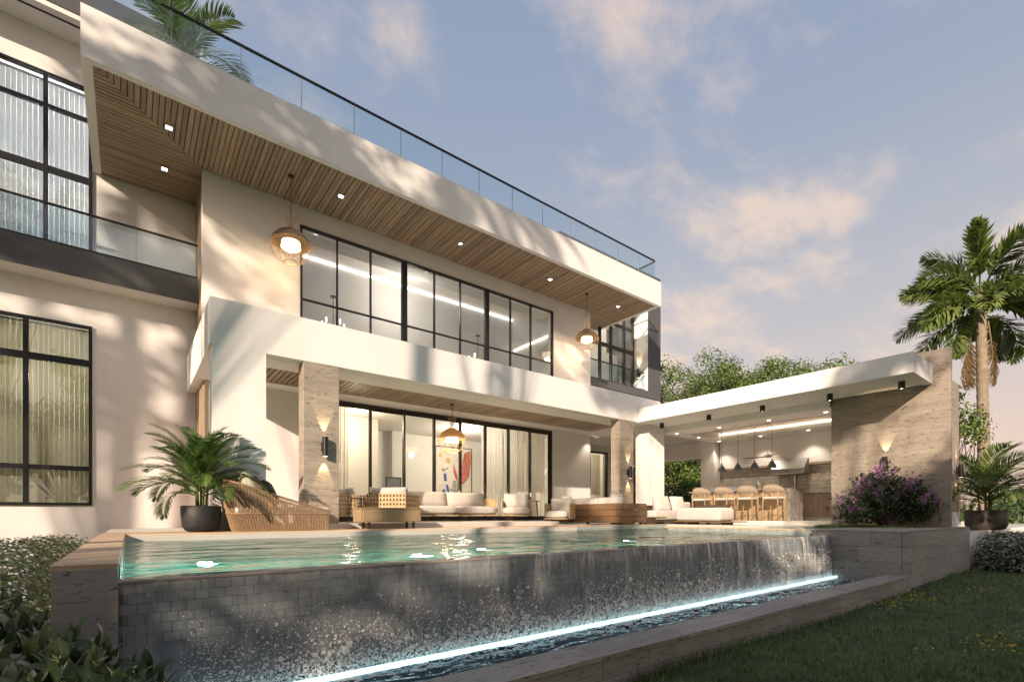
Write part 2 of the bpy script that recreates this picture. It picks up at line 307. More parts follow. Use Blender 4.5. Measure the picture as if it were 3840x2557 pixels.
# ------------------------------------------------------------------ mesh helpers
class MB:
    def __init__(s): s.v = []; s.f = []
    def box(s, x0, x1, y0, y1, z0, z1):
        b = len(s.v)
        s.v += [(x0, y0, z0), (x1, y0, z0), (x1, y1, z0), (x0, y1, z0), (x0, y0, z1), (x1, y0, z1), (x1, y1, z1), (x0, y1, z1)]
        s.f += [tuple(b + i for i in q) for q in ((0, 3, 2, 1), (4, 5, 6, 7), (0, 1, 5, 4), (1, 2, 6, 5), (2, 3, 7, 6), (3, 0, 4, 7))]
        return s
    def prism(s, poly, z0, z1):
        b = len(s.v); n = len(poly)
        s.v += [(x, y, z0) for x, y in poly] + [(x, y, z1) for x, y in poly]
        s.f += [tuple(b + i for i in reversed(range(n))), tuple(b + n + i for i in range(n))]
        s.f += [(b + i, b + (i + 1) % n, b + n + (i + 1) % n, b + n + i) for i in range(n)]
        return s
    def extrude_x(s, poly, x0, x1):     # polygon in (y, z)
        b = len(s.v); n = len(poly)
        s.v += [(x0, y, z) for y, z in poly] + [(x1, y, z) for y, z in poly]
        s.f += [tuple(b + i for i in range(n)), tuple(b + n + i for i in reversed(range(n)))]
        s.f += [(b + (i + 1) % n, b + i, b + n + i, b + n + (i + 1) % n) for i in range(n)]
        return s
    def extrude_y(s, poly, y0, y1):     # polygon in (x, z)
        b = len(s.v); n = len(poly)
        s.v += [(x, y0, z) for x, z in poly] + [(x, y1, z) for x, z in poly]
        s.f += [tuple(b + i for i in range(n)), tuple(b + n + i for i in reversed(range(n)))]
        s.f += [(b + (i + 1) % n, b + i, b + n + i, b + n + (i + 1) % n) for i in range(n)]
        return s
    def tube(s, pts, r, n=6, cap=True):
        pts = [Vector(p) for p in pts]; rs = r if isinstance(r, (list, tuple)) else [r] * len(pts)
        b = len(s.v); up = None
        for i, p in enumerate(pts):
            d = (pts[min(i + 1, len(pts) - 1)] - pts[max(i - 1, 0)]).normalized()
            if up is None: up = Vector((0, 0, 1)) if abs(d.z) < .9 else Vector((1, 0, 0))
            x = d.cross(up).normalized(); y = x.cross(d).normalized(); up = y
            for k in range(n):
                a = 2 * math.pi * k / n; q = p + (x * math.cos(a) + y * math.sin(a)) * rs[i]; s.v.append(tuple(q))
        for i in range(len(pts) - 1):
            for k in range(n):
                s.f.append((b + i * n + k, b + i * n + (k + 1) % n, b + (i + 1) * n + (k + 1) % n, b + (i + 1) * n + k))
        if cap:
            s.f.append(tuple(b + k for k in reversed(range(n)))); e = b + (len(pts) - 1) * n; s.f.append(tuple(e + k for k in range(n)))
        return s
    def ring(s, c, rad, r, n=24, m=5, axis='z', sx=1, sy=1):
        pts = [(c[0] + rad * sx * math.cos(2 * math.pi * i / n), c[1] + rad * sy * math.sin(2 * math.pi * i / n), c[2]) for i in range(n + 1)]
        return s.tube(pts, r, m, cap=False)
    def lathe(s, prof, c=(0, 0, 0), n=24, close=False):
        b = len(s.v); m = len(prof)
        for i in range(n):
            a = 2 * math.pi * i / n
            for rr, z in prof: s.v.append((c[0] + rr * math.cos(a), c[1] + rr * math.sin(a), c[2] + z))
        for i in range(n):
            j = (i + 1) % n
            for k in range(m - 1): s.f.append((b + i * m + k, b + j * m + k, b + j * m + k + 1, b + i * m + k + 1))
        if close:
            s.f.append(tuple(b + i * m for i in reversed(range(n)))); s.f.append(tuple(b + i * m + m - 1 for i in range(n)))
        return s
    def quad(s, *p):
        b = len(s.v); s.v += list(p); s.f.append(tuple(range(b, b + len(p)))); return s
    def add(s, other, fn=lambda p: p):
        b = len(s.v); s.v += [fn(p) for p in other.v]; s.f += [tuple(b + i for i in f) for f in other.f]; return s
    def build(s, name, mat, parent=None, base=None, smooth=False, bevel=0, kind=None, seg=1):
        me = bpy.data.meshes.new(name)
        off = base if base is not None else (base_of.get(parent.name, (0, 0, 0)) if parent else (0, 0, 0))
        me.from_pydata([(x - off[0], y - off[1], z - off[2]) for x, y, z in s.v], [], s.f)
        if bevel:
            bm = bmesh.new(); bm.from_mesh(me)
            bmesh.ops.bevel(bm, geom=bm.edges[:], offset=bevel, segments=seg, affect='EDGES', profile=.5)
            bm.to_mesh(me); bm.free()
        me.materials.append(M[mat])
        if smooth: me.shade_smooth()
        me.update()
        return link(name, me, parent, off if parent else None, kind, base)

base_of = {}
def link(name, me, parent=None, off=None, kind=None, base=None):
    o = bpy.data.objects.new(name, me); col.objects.link(o)
    if parent is not None: o.parent = parent; base_of[o.name] = base_of.get(parent.name, (0, 0, 0))
    else:
        if base is not None: o.location = base
        base_of[o.name] = tuple(base) if base is not None else (0, 0, 0)
    if kind: o['kind'] = kind
    return o
def tag(o, label, cat, group=None):
    o['label'] = label; o['category'] = cat
    if group: o['group'] = group
    return o
def thing(name, label, cat, loc=(0, 0, 0), rotz=0, group=None, local=False):
    o = bpy.data.objects.new(name, None); col.objects.link(o); o.empty_display_size = .2
    o.location = loc; o.rotation_euler = (0, 0, rotz)
    base_of[o.name] = (0, 0, 0) if local else tuple(loc)      # local: parts are given in the thing's own frame
    return tag(o, label, cat, group)
def copy_tree(o, parent=None):
    c = o.copy(); col.objects.link(c); c.parent = parent
    base_of[c.name] = base_of.get(o.name, (0, 0, 0))
    for ch in list(o.children): copy_tree(ch, c)
    return c
def part(parent, name, mat, *boxes, bevel=0, seg=1, smooth=False, kind=None):
    m = MB()
    for b in boxes: m.box(*b)
    return m.build(name, mat, parent, bevel=bevel, seg=seg, smooth=smooth, kind=kind)
def piece(parent, name, me, loc, scale=(1, 1, 1), rot=None):
    """a shared-mesh piece placed in world coordinates under parent"""
    o = bpy.data.objects.new(name, me); col.objects.link(o); o.parent = parent
    b = base_of.get(parent.name, (0, 0, 0)); o.location = (loc[0] - b[0], loc[1] - b[1], loc[2] - b[2]); o.scale = scale
    if rot: o.rotation_euler = rot
    base_of[o.name] = b
    return o
def unit_box(name, mat, bevel=.03):
    me = bpy.data.meshes.new(name); bm = bmesh.new(); bmesh.ops.create_cube(bm, size=1)
    if bevel: bmesh.ops.bevel(bm, geom=bm.edges[:], offset=bevel, segments=1, affect='EDGES')
    bm.to_mesh(me); bm.free(); me.materials.append(M[mat]); return me
def np_mesh(name, V, F, mat, parent=None, kind=None, base=None, smooth=False):
    """V (n,3), F (m,k) arrays"""
    me = bpy.data.meshes.new(name); V = np.asarray(V, np.float32); F = np.asarray(F, np.int32)
    off = np.array(base if base is not None else (base_of.get(parent.name, (0, 0, 0)) if parent else (0, 0, 0)), np.float32)
    V = V - off; k = F.shape[1]
    me.vertices.add(len(V)); me.vertices.foreach_set('co', V.ravel())
    me.loops.add(F.size); me.loops.foreach_set('vertex_index', F.ravel())
    me.polygons.add(len(F)); me.polygons.foreach_set('loop_start', np.arange(0, F.size, k, dtype=np.int32)); me.polygons.foreach_set('loop_total', np.full(len(F), k, np.int32))
    me.update(calc_edges=True); me.validate(); me.materials.append(M[mat])
    if smooth: me.shade_smooth()
    return link(name, me, parent, None, kind, base)
def spot(name, loc, direction, energy, angle, color=(1, .86, .68), blend=.5, size=.03):
    l = bpy.data.lights.new(name, 'SPOT'); l.energy = energy; l.spot_size = R(angle); l.spot_blend = blend; l.color = color; l.shadow_soft_size = size
    o = bpy.data.objects.new(name, l); col.objects.link(o); o.location = loc
    o.rotation_euler = Vector(direction).to_track_quat('-Z', 'Y').to_euler(); return o
def point(name, loc, energy, color=(1, .78, .5), size=.08):
    l = bpy.data.lights.new(name, 'POINT'); l.energy = energy; l.color = color; l.shadow_soft_size = size
    o = bpy.data.objects.new(name, l); col.objects.link(o); o.location = loc; return o
def ordinal(i): return ('first', 'second', 'third', 'fourth', 'fifth', 'sixth', 'seventh', 'eighth', 'ninth', 'tenth')[i]

# ================================================================== SETTING
def struct(name, mat, *boxes, bevel=0):
    m = MB()
    for b in boxes: m.box(*b)
    return m.build(name, mat, bevel=bevel, kind='structure')
def make_lawn():
    # a gently uneven sheet near the camera, carried on flat to the horizon
    n = 90; xs = np.linspace(-6, 34, n); ys = np.linspace(-14, 2.9, 60)
    X, Y = np.meshgrid(xs, ys)
    Z = LAWN + .02 * np.sin(X * 1.3 + Y) + .015 * np.sin(Y * 2.1 - X * .7)
    edge = np.minimum.reduce([X + 6, 34 - X, Y + 14, 2.9 - Y]); Z = np.where(edge < .4, LAWN, Z)
    V = np.stack([X, Y, Z], -1).reshape(-1, 3); ny, nx = X.shape
    i = (np.arange(ny - 1)[:, None] * nx + np.arange(nx - 1)).ravel(); F = np.stack([i, i + 1, i + nx + 1, i + nx], 1)
    np_mesh('lawn', V, F, 'lawn_soil', kind='structure', smooth=True)
make_lawn()
m = MB(); q = 2500
m.quad((-q, -q, LAWN - .06), (q, -q, LAWN - .06), (q, q, LAWN - .06), (-q, q, LAWN - .06)); m.build('ground', 'ground', kind='structure')

deck = struct('pool_deck', 'stone_floor', (-.33, 9.15, 9.0, 40, LAWN, DECK - .025), (9.15, 13.25, 9.15, 40, LAWN, DECK - .026), (13.25, 24, 4.0, 40, LAWN, DECK - .004), (9.15, 13.25, 9.45, 14.2, DECK - .026, DECK - .003))
# planks of the deck strip along the far pool edge
plank_me = unit_box('plank', 'deck_x', .0)
for r in range(5):
    x = -.33 - random.random() * 1.2; y = 9.112 + r * .166 + .083
    while x < 13.2:
        w = random.uniform(1.9, 2.7); a, b = max(x, -.33), min(x + w, 13.2)
        if b - a > .1: piece(deck, 'plank', plank_me, ((a + b) / 2, y, DECK - .013 - (r % 2) * .0), (b - a - .005, .160, .026))
        x += w
floor = struct('terrace_floor', 'stone_floor', (1.35, 9.4, YF, YU + 5, DECK - .02, FLOOR), (9.4, 13.58, 12.4, YU + 5, DECK - .02, FLOOR), (14.7, 18.4, 4.1, 10.6, DECK - .02, FLOOR))
side = struct('side_terrace', 'stone_floor', (15.92, 40, 2.67, 5.0, LAWN, -.41), (15.93, 40, 5.0, 12, LAWN, DECK - .002))
struct('side_terrace_wall', 'stucco', (15.925, 40, 2.60, 2.668, LAWN - .02, -.405))

# ================================================================== HOUSE
house = thing('house', 'large white modern house with cantilevered wooden soffits and long balcony', 'house', (7.0, 13.0, DECK))
WT = .25
# left wing wall with two window openings
part(house, 'left_wing_wall', 'stucco', (-.645, 1.29, YW, YW + WT, LAWN, 11.2), (-7, -.645, YW, YW + WT, 4.15, 5.48), (-7, -.645, YW, YW + WT, LAWN, .215),
     (-7, -.645, YW, YW + WT, 9.36, 11.2), (-7, -4.2, YW, YW + WT, .215, 4.15), (-7, -4.2, YW, YW + WT, 5.48, 9.36))
part(house, 'left_wing_end_wall', 'stucco', (-7.2, -7, YW, YW + 6, LAWN, 11.2), (-7, 1.29, YW + 6, YW + 6.2, LAWN, 11.2))
def window(name, x0, x1, z0, z1, y, vs_, hs_, glassm, fw=.06, fm='black_metal', depth=.07, parent=None, label=None):
    """vs_: (x, width) uprights, hs_: (z, width) bars; frame round the opening; a pane in every cell"""
    w = MB(); w.box(x0, x0 + fw, y - depth, y + .03, z0, z1); w.box(x1 - fw, x1, y - depth, y + .03, z0, z1)
    w.box(x0 + fw, x1 - fw, y - depth, y + .03, z1 - fw, z1); w.box(x0 + fw, x1 - fw, y - depth, y + .03, z0, z0 + fw)
    win = w.build(name, fm, parent or house, bevel=.004)
    if label: win['label'] = label
    vs_ = sorted(vs_); hs_ = sorted(hs_)
    xs = [x0 + fw] + [c for v in vs_ for c in (v[0] - v[1] / 2, v[0] + v[1] / 2)] + [x1 - fw]
    zs = [z0 + fw] + [c for v in hs_ for c in (v[0] - v[1] / 2, v[0] + v[1] / 2)] + [z1 - fw]
    for x, wd in vs_: part(win, 'mullion', fm, (x - wd / 2, x + wd / 2, y - depth * .9, y + .025, z0 + fw, z1 - fw))
    for z, wd in hs_:
        for i in range(0, len(xs), 2): part(win, 'glazing_bar', fm, (xs[i], xs[i + 1], y - depth * .8, y + .02, z - wd / 2, z + wd / 2))
    for i in range(0, len(xs), 2):
        for k in range(0, len(zs), 2): part(win, 'pane', glassm, (xs[i], xs[i + 1], y - .012, y - .002, zs[k], zs[k + 1]))
    return win
window('window', -4.2, -.645, .217, 4.15, YW + .02, [(-1.695, .087), (-2.95, .087)], [(1.02, .10), (3.33, .14)], 'reflective_glass')
window('window', -4.2, -.645, 5.48, 9.36, YW + .02, [(-1.394, .075), (-2.55, .075)], [(7.33, .13), (8.66, .075)], 'reflective_glass')
# third-floor slab over the left wing and the left balcony
part(house, 'upper_slab', 'stucco', (-7, -.64, 13.53, YW, 10.23, 10.34), (-.64, 1.29, 13.53, YW, 10.23, 10.34))
part(house, 'upper_slab_fascia', 'stucco_dark', (-7, 1.29, 13.51, 13.62, 10.34, 11.0))
part(house, 'slab_groove', 'black_metal', (-7, 1.29, 13.70, 13.75, 10.222, 10.232))
bal = part(house, 'left_balcony', 'stucco', (-7, 1.285, 13.66, YW, 4.97, 5.42))
part(bal, 'balcony_fascia', 'stucco_dark', (-7, 1.285, 13.64, 13.70, 4.972, 5.55))
def railing(parent, name, x0, x1, y, z0, z1, joints, base_h=.05, t=.014):
    r = part(parent, name, 'black_metal', (x0, x1, y - .03, y + .03, z0, z0 + base_h))
    part(r, 'handrail', 'black_metal', (x0, x1, y - .028, y + .028, z1 - .035, z1), bevel=.005)
    js = [x0] + joints + [x1]
    for a, b in zip(js, js[1:]): part(r, 'glass_panel', 'rail_glass', (a + .009, b - .009, y - t / 2, y + t / 2, z0 + base_h, z1 - .035))
    for a in js[1:-1]: part(r, 'joint_seal', 'steel', (a - .008, a + .008, y - t / 2 - .001, y + t / 2 + .001, z0 + base_h, z1 - .036))
    return r
railing(house, 'glass_railing', -6.9, 1.27, 13.70, 5.552, 6.37, [-5.3, -3.7, -1.1 - .75, .12])
# wood clad flank between the wings
fl = part(house, 'flank_wall', 'stucco', (1.31, 1.6, YU + .06, YW, DECK, RS))
cb = unit_box('cladding_board', 'clad_wood', 0)
for i in range(7):
    y = YU + (i + .5) * (YW - YU) / 7; piece(fl, 'cladding_board', cb, (1.30, y, (PTOP + RS) / 2 - .3), (.03, (YW - YU) / 7 - .012, RS - PTOP + 1.2 - .6))
    piece(fl, 'cladding_board', cb, (1.30, y, (2.97 + DECK) / 2), (.03, (YW - YU) / 7 - .012, 2.97 - DECK))
# main upper wall with the long window
XW0, XW1 = 3.30, 11.69
part(house, 'upper_wall', 'stucco', (1.27, XW0, YU, YU + WT, 2.99, RS + .6), (XW1, 13.595, YU, YU + WT, 2.99, RS + .6), (XW0, XW1, YU, YU + WT, 7.11, RS + .6), (13.4, 13.595, YU + WT, 20, FLOOR, RS + .6))
window('picture_window', XW0, XW1, 3.4, 7.11, YU + .03, [(4.203, .03), (5.091, .03), (6.067, .155), (7.014, .03), (7.897, .03), (8.874, .155), (9.815, .03), (10.679, .03)], [(5.316, .03)], 'window_glass', fw=.05)
# roof with deep fascia
roof = part(house, 'roof', 'stucco', (-.635, 15.207, YR, YR + .13, RS, RT), (-.635, -.49, YR + .13, YW, RS, RT), (15.07, 15.207, YR + .13, 14.0, RS, RT),
            (-.49, 15.07, YR + .13, 14.0, RS + .11, RT), (-.49, 1.29, 14.0, YW, RS + .111, RT), (1.3, 15.05, 14.0, 22, RS + .3, RT))
sof = part(roof, 'soffit_board', 'slat_back', (-.488, 15.068, YR + .132, 13.998, RS + .085, RS + .109))
def yslat(x, w, ya0, yb0, ya1, yb1, z0, z1, parent, name, mat):
    """slat along Y between x-w/2 and x+w/2, ends cut on the mitre"""
    a, b = x - w / 2, x + w / 2
    MB().prism([(a, ya0), (b, yb0), (b, yb1), (a, ya1)], z0, z1).build(name, mat, parent)
def xslat(y, w, xa0, xb0, xa1, xb1, z0, z1, parent, name, mat):
    a, b = y - w / 2, y + w / 2
    MB().prism([(xa0, a), (xa1, a), (xb1, b), (xb0, b)], z0, z1).build(name, mat, parent)
P = .092; xl, xr, yn = -.487, 15.067, YR + .133
sl = (YU - yn) / (1.285 - xl); sr = (YU - yn) / (xr - 13.595)
x = xl + P / 2; i = 0
while x < xr - .02:
    w = P - .014
    e = lambda t: max(yn, min(YU - .002, yn + (t - xl) * sl, yn + (xr - t) * sr))
    z = RS + .012 + .014 * (i % 2 == 0) * .5 + random.uniform(0, .006)
    if e(x) - yn > .03: yslat(x, w, yn, yn, e(x - w / 2), e(x + w / 2), z, RS + .086, sof, 'slat', 'slat_wood_y')
    x += P; i += 1
y = yn + P / 2
while y < YW - .02:
    w = P - .014; z = RS + .014 + random.uniform(0, .006)
    g = lambda t: min(1.283, xl + (t - yn) / sl) if t < YU else 1.283
    xslat(y, w, xl, xl, g(y - w / 2), g(y + w / 2), z, RS + .086, sof, 'slat', 'slat_wood_x')
    if y < 13.95:
        h = lambda t: max(13.6, xr - (t - yn) / sr)
        xslat(y, w, h(y - w / 2), h(y + w / 2), xr, xr, z, RS + .086, sof, 'slat', 'slat_wood_x')
    y += P
railing(house, 'glass_railing', -.48, 14.93, YR + .07, RT, 9.17, [.6 + 1.118 * k for k in range(13)], .035)
# side return of the roof railing
rr = part(house, 'glass_railing_return', 'black_metal', (14.94, 14.99, YR + .1, 13.2, RT, RT + .035))
part(rr, 'handrail', 'black_metal', (14.94, 14.99, YR + .1, 13.2, 9.135, 9.17)); part(rr, 'glass_panel', 'rail_glass', (14.96, 14.972, YR + .1, 13.2, RT + .035, 9.135))
# right wing: dark frame round a recessed balcony
part(house, 'right_wing_frame', 'stucco_dark', (17.07, 17.95, YU, YU + .4, 4.9, 10.09), (13.6, 17.07, YU, YU + .4, 4.9, 5.19), (12.05, 17.07, YU + .02, YU + .42, RT + .3, 10.09), (17.75, 17.95, YU + .4, 22, 3.2, 10.09))
part(house, 'right_wing_reveal', 'stucco', (17.066, 17.2, YU + .4, 13.46, 5.1, 10.0), (17.064, 17.07, YU + .004, YU + .4, 5.19, 10.0), (13.6, 17.1, 13.46, 13.7, 8.6, 10.0))
part(house, 'right_wing_floor', 'stucco', (13.6, 17.1, YU + .3, 14.2, 4.95, 5.15))
window('balcony_window', 13.6, 17.06, 5.15, 8.6, 13.46, [(14.95, .11), (15.62, .10), (16.45, .10)], [(6.93, .15), (7.9, .08)], 'window_glass', fw=.09, fm='bronze_metal')
railing(house, 'glass_railing', 13.7, 16.96, YU + .1, 5.19, 5.935, [14.85], .05)
# balcony: parapet, slab, columns
par = part(house, 'parapet', 'stucco', (1.10, 14.05, YF, YF + .2, SOF, PTOP), (1.10, 1.30, YF + .2, YW, 2.975, PTOP))
slab = part(house, 'balcony_slab', 'stucco', (1.30, 14.3, YF + .201, 10.185, SOF + .002, 3.2), (1.30, 14.3, 10.2, 10.872, SOF, 3.2), (1.30, 14.3, 12.104, YU, SOF, 3.2), (1.30, 2.06, 10.872, 12.104, SOF, 3.2), (13.0, 14.3, 10.872, 12.104, SOF, 3.2), (2.06, 13.0, 10.872, 12.104, SOF + .13, 3.2))
part(slab, 'shadow_gap', 'black_metal', (1.3, 14.3, 10.184, 10.201, SOF + .012, SOF + .05))
sb = part(slab, 'soffit_board', 'slat_back', (2.06, 13.0, 10.873, 12.103, SOF + .1, SOF + .129))
x = 2.06 + .055; i = 0
while x < 13.0:
    yslat(x, .083, 10.875, 10.875, 12.102, 12.102, SOF + .022 + random.uniform(0, .007), SOF + .101, sb, 'ceiling_slat', 'slat_wood_y'); x += .11
part(house, 'pilaster', 'stucco', (1.14, 1.992, YF + .002, YF + .42, DECK - .02, SOF))
part(house, 'column', 'travertine', (2.653, 3.333, YF + .003, YF + .36, DECK - .02, SOF - .001), bevel=.006)
part(house, 'column', 'travertine', (11.973, 12.64, YF + .003, YF + .36, DECK - .02, SOF - .001), bevel=.006)
part(house, 'pillar', 'stucco', (13.437, 14.28, YF + .01, YF + .55, DECK - .02, SOF - .001))
# ground floor wall, doors
part(house, 'ground_wall', 'stucco', (1.62, 3.29, YU, YU + WT, FLOOR, 2.99), (11.66, 13.595, YU, YU + WT, FLOOR, 2.99), (3.29, 11.66, YU, YU + WT, 2.95, 2.99))
drs = MB(); drs.box(3.29, 11.66, YU - .01, YU + .14, 2.87, 2.95); drs.box(3.29, 11.66, YU - .02, YU + .16, FLOOR, FLOOR + .05)
drs.box(3.29, 3.35, YU - .01, YU + .14, FLOOR + .05, 2.87); drs.box(11.60, 11.66, YU - .01, YU + .14, FLOOR + .05, 2.87); track = drs.build('door_frame', 'bronze_metal', house)
edges = [3.35, 4.2, 5.1, 6.08, 7.03, 7.93, 8.85, 9.77, 10.69, 11.60]
for k, (a, b) in enumerate(zip(edges, edges[1:])):
    y = YU + (.03 if k % 2 else .085); fw = .06; a2, b2 = a - .03, b + .03
    if k == 0: a2 = a
    if k == 8: b2 = b
    f = MB(); z0, z1 = FLOOR + .05, 2.87
    f.box(a2, a2 + fw, y - .022, y + .022, z0, z1); f.box(b2 - fw, b2, y - .022, y + .022, z0, z1); f.box(a2 + fw, b2 - fw, y - .022, y + .022, z1 - fw, z1); f.box(a2 + fw, b2 - fw, y - .022, y + .022, z0, z0 + .09)
    d = f.build('sliding_door', 'bronze_metal', house, bevel=.003)
    part(d, 'pane', 'door_glass', (a2 + fw, b2 - fw, y - .006, y + .006, z0 + .09, z1 - fw))
    if k in (1, 2, 4, 6, 7): part(d, 'latch', 'white_plastic', (b2 - fw - .01, b2 - .015, y - .05, y - .023, .62, .76), bevel=.006)
# passage behind the living terrace, right
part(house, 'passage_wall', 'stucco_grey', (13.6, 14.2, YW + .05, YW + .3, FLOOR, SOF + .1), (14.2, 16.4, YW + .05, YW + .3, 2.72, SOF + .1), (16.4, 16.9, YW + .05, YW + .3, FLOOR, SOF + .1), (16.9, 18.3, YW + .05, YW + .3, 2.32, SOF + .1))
window('passage_window', 14.2, 16.4, FLOOR, 2.72, YW + .1, [(15.3, .09)], [], 'door_glass', fw=.07)
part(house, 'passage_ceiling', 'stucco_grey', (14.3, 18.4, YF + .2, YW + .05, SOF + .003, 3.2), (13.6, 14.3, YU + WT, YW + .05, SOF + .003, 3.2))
part(house, 'passage_beam', 'stucco', (18.3, 18.5, 10.6, YW + 2, 2.32, SOF + .1))

# ------------------------------------------------------------------ rooms behind the glass (parts of the house)
rm = part(house, 'living_room_shell', 'room_wall', (2.0, 13.4, 17.2, 17.4, FLOOR, 3.3), (3.9, 4.05, YU + 1.1, 17.2, FLOOR, 3.3), (13.2, 13.4, YU + WT, 17.2, FLOOR, 3.3), (6.2, 6.35, 15.2, 17.2, FLOOR, 3.3), (4.05, 6.2, 15.2, 15.35, FLOOR, 3.3))
part(rm, 'ceiling', 'ceiling_paint', (2.0, 13.4, YU + WT, 17.2, 3.1, 3.29)); part(rm, 'wall_panel', 'stucco_grey', (7.6, 8.1, 16.9, 17.2, FLOOR, 3.1)); part(rm, 'doorway_shade', 'cushion_greige', (4.4, 5.3, 15.16, 15.198, FLOOR, 1.75))
um = part(house, 'upper_room_shell', 'room_wall', (1.6, 12.4, 15.6, 15.75, 3.4, 8.3), (12.2, 12.4, YU + WT, 15.6, 3.4, 8.3), (1.6, 1.75, YU + WT, 15.6, 3.4, 8.3))
part(um, 'ceiling', 'ceiling_paint', (1.75, 12.2, YU + WT, 15.6, 8.12, 8.3)); part(um, 'floor', 'stone_floor', (1.75, 12.2, YU + WT, 15.6, 3.3, 3.42)); part(um, 'ceiling_drop', 'stucco_grey', (1.75, 12.2, YU + WT, 13.9, 7.35, 7.5))
part(um, 'cove_light', 'led_cove', (1.8, 12.15, 15.55, 15.59, 7.80, 7.835)); part(um, 'cove_light', 'led_warm', (12.15, 12.19, 13.1, 15.5, 6.58, 6.62))
lw = part(house, 'left_room_shell', 'room_wall', (-6.9, 1.2, 17, 17.2, LAWN + .3, 9.6), (-6.9, 1.2, YW + WT, 17, 4.9, 5.0), (-6.9, 1.2, YW + WT, 17, 9.5, 9.6), (1.05, 1.2, YW + WT, 17, 0, 9.5), (-6.9, 1.2, YW + WT, 17, LAWN + .4, .1))
part(house, 'right_room_shell', 'room_wall', (13.6, 17.7, 16.5, 16.7, 5.0, 9.0), (13.6, 17.7, 13.7, 16.5, 8.7, 8.9), (13.6, 17.7, 14.2, 16.5, 5.0, 5.1))
part(house, 'passage_room_shell', 'room_wall', (13.6, 16.9, 16.0, 16.2, FLOOR, 3.2), (16.75, 16.9, YW + .3, 16.0, FLOOR, 3.2), (13.6, 16.9, YW + .3, 16.0, 3.1, 3.2))
point('living_room_lamp', (9.5, 14.8, 2.7), 150, (1, .90, .74), .25); point('living_room_lamp', (5.2, 14.0, 2.7), 90, (1, .86, .64), .2)
point('upper_room_lamp', (7.0, 14.4, 7.0), 62, (1, .91, .8), .3); point('left_room_lamp', (-1.5, 15.6, 3.2), 90, (1, .92, .72), .2); point('left_room_lamp', (-1.5, 15.6, 8.2), 170, (1, .98, .95), .2)
point('right_room_lamp', (15.5, 15.2, 7.8), 90, (1, .9, .72), .2); point('passage_room_lamp', (15.2, 15.2, 2.6), 40, (1, .86, .64), .2)

# curtains and blinds hang behind the glass: things of their own
def curtain(x0, x1, y, z0, z1, label, waves, amp=.05, mat='curtain', group='sheer curtains behind the sliding doors'):
    n = waves * 8; xs = np.linspace(x0, x1, n + 1); ph = np.linspace(0, waves * 2 * np.pi, n + 1)
    ys = y + amp * np.sin(ph) + .015 * np.sin(ph * .37 + x0)
    V = []; rows = 5
    for r in range(rows):
        t = r / (rows - 1); s = 1 - .25 * (1 - t) * .5
        V += [(xa + .006 * math.sin(5 * t + xa * 9), y + (ya - y) * (1.15 - .35 * t), z0 + (z1 - z0) * t) for xa, ya in zip(xs, ys)]
    F = [(r * (n + 1) + i, r * (n + 1) + i + 1, (r + 1) * (n + 1) + i + 1, (r + 1) * (n + 1) + i) for r in range(rows - 1) for i in range(n)]
    return tag(np_mesh('curtain', V, F, mat, base=((x0 + x1) / 2, y, z0), smooth=True), label, 'curtain', group)
curtain(4.22, 4.60, YU + .32, FLOOR + .01, 2.88, 'narrow sheer curtain gathered beside the left travertine column', 4)
curtain(8.90, 9.72, YU + .32, FLOOR + .01, 2.86, 'cream curtain in the glass door right of the painting', 8)
curtain(9.80, 10.64, YU + .32, FLOOR + .01, 2.86, 'cream curtain behind the glass door at the middle armchair', 8)
curtain(10.72, 11.56, YU + .32, FLOOR + .01, 2.86, 'cream curtain behind the last sliding door by the white wall', 8)
curtain(14.3, 15.22, YW + .42, FLOOR + .01, 2.66, 'striped curtain in the passage window, left half', 11, .04, 'curtain', 'curtains in the passage window')
curtain(15.38, 16.32, YW + .42, FLOOR + .01, 2.66, 'striped curtain in the passage window, next to the right column', 11, .04, 'curtain', 'curtains in the passage window')
curtain(13.75, 15.7, 13.46 + .3, 5.2, 8.5, 'white pleated curtain in the recessed right balcony window', 16, .04, 'curtain', 'curtains in the balcony window')
curtain(15.75, 16.4, 13.46 + .32, 5.2, 6.8, 'short white curtain behind the right balcony door', 6, .04, 'curtain', 'curtains in the balcony window')
def vertical_blind(x0, x1, y, z0, z1, mat, label):
    t = thing('vertical_blind', label, 'blind', ((x0 + x1) / 2, y, z0), 0, 'vertical blinds in the left wing')
    part(t, 'head_rail', 'white_plastic', (x0, x1, y - .03, y + .03, z1 - .05, z1))
    me = unit_box('slat', mat, 0); p = .082; n = int((x1 - x0) / p)
    for i in range(n): piece(t, 'slat', me, (x0 + (i + .5) * p, y, (z0 + z1) / 2 - .025), (.076, .004, z1 - z0 - .05), (0, 0, R(14 + random.uniform(-3, 3))))
vertical_blind(-4.15, -.70, YW + .17, .26, 4.1, 'blind', 'olive lit vertical blind in the lower left window above the hedge')
vertical_blind(-4.15, -.70, YW + .17, 5.52, 9.3, 'blind_cool', 'pale blue vertical blind in the upper left window behind the balcony')

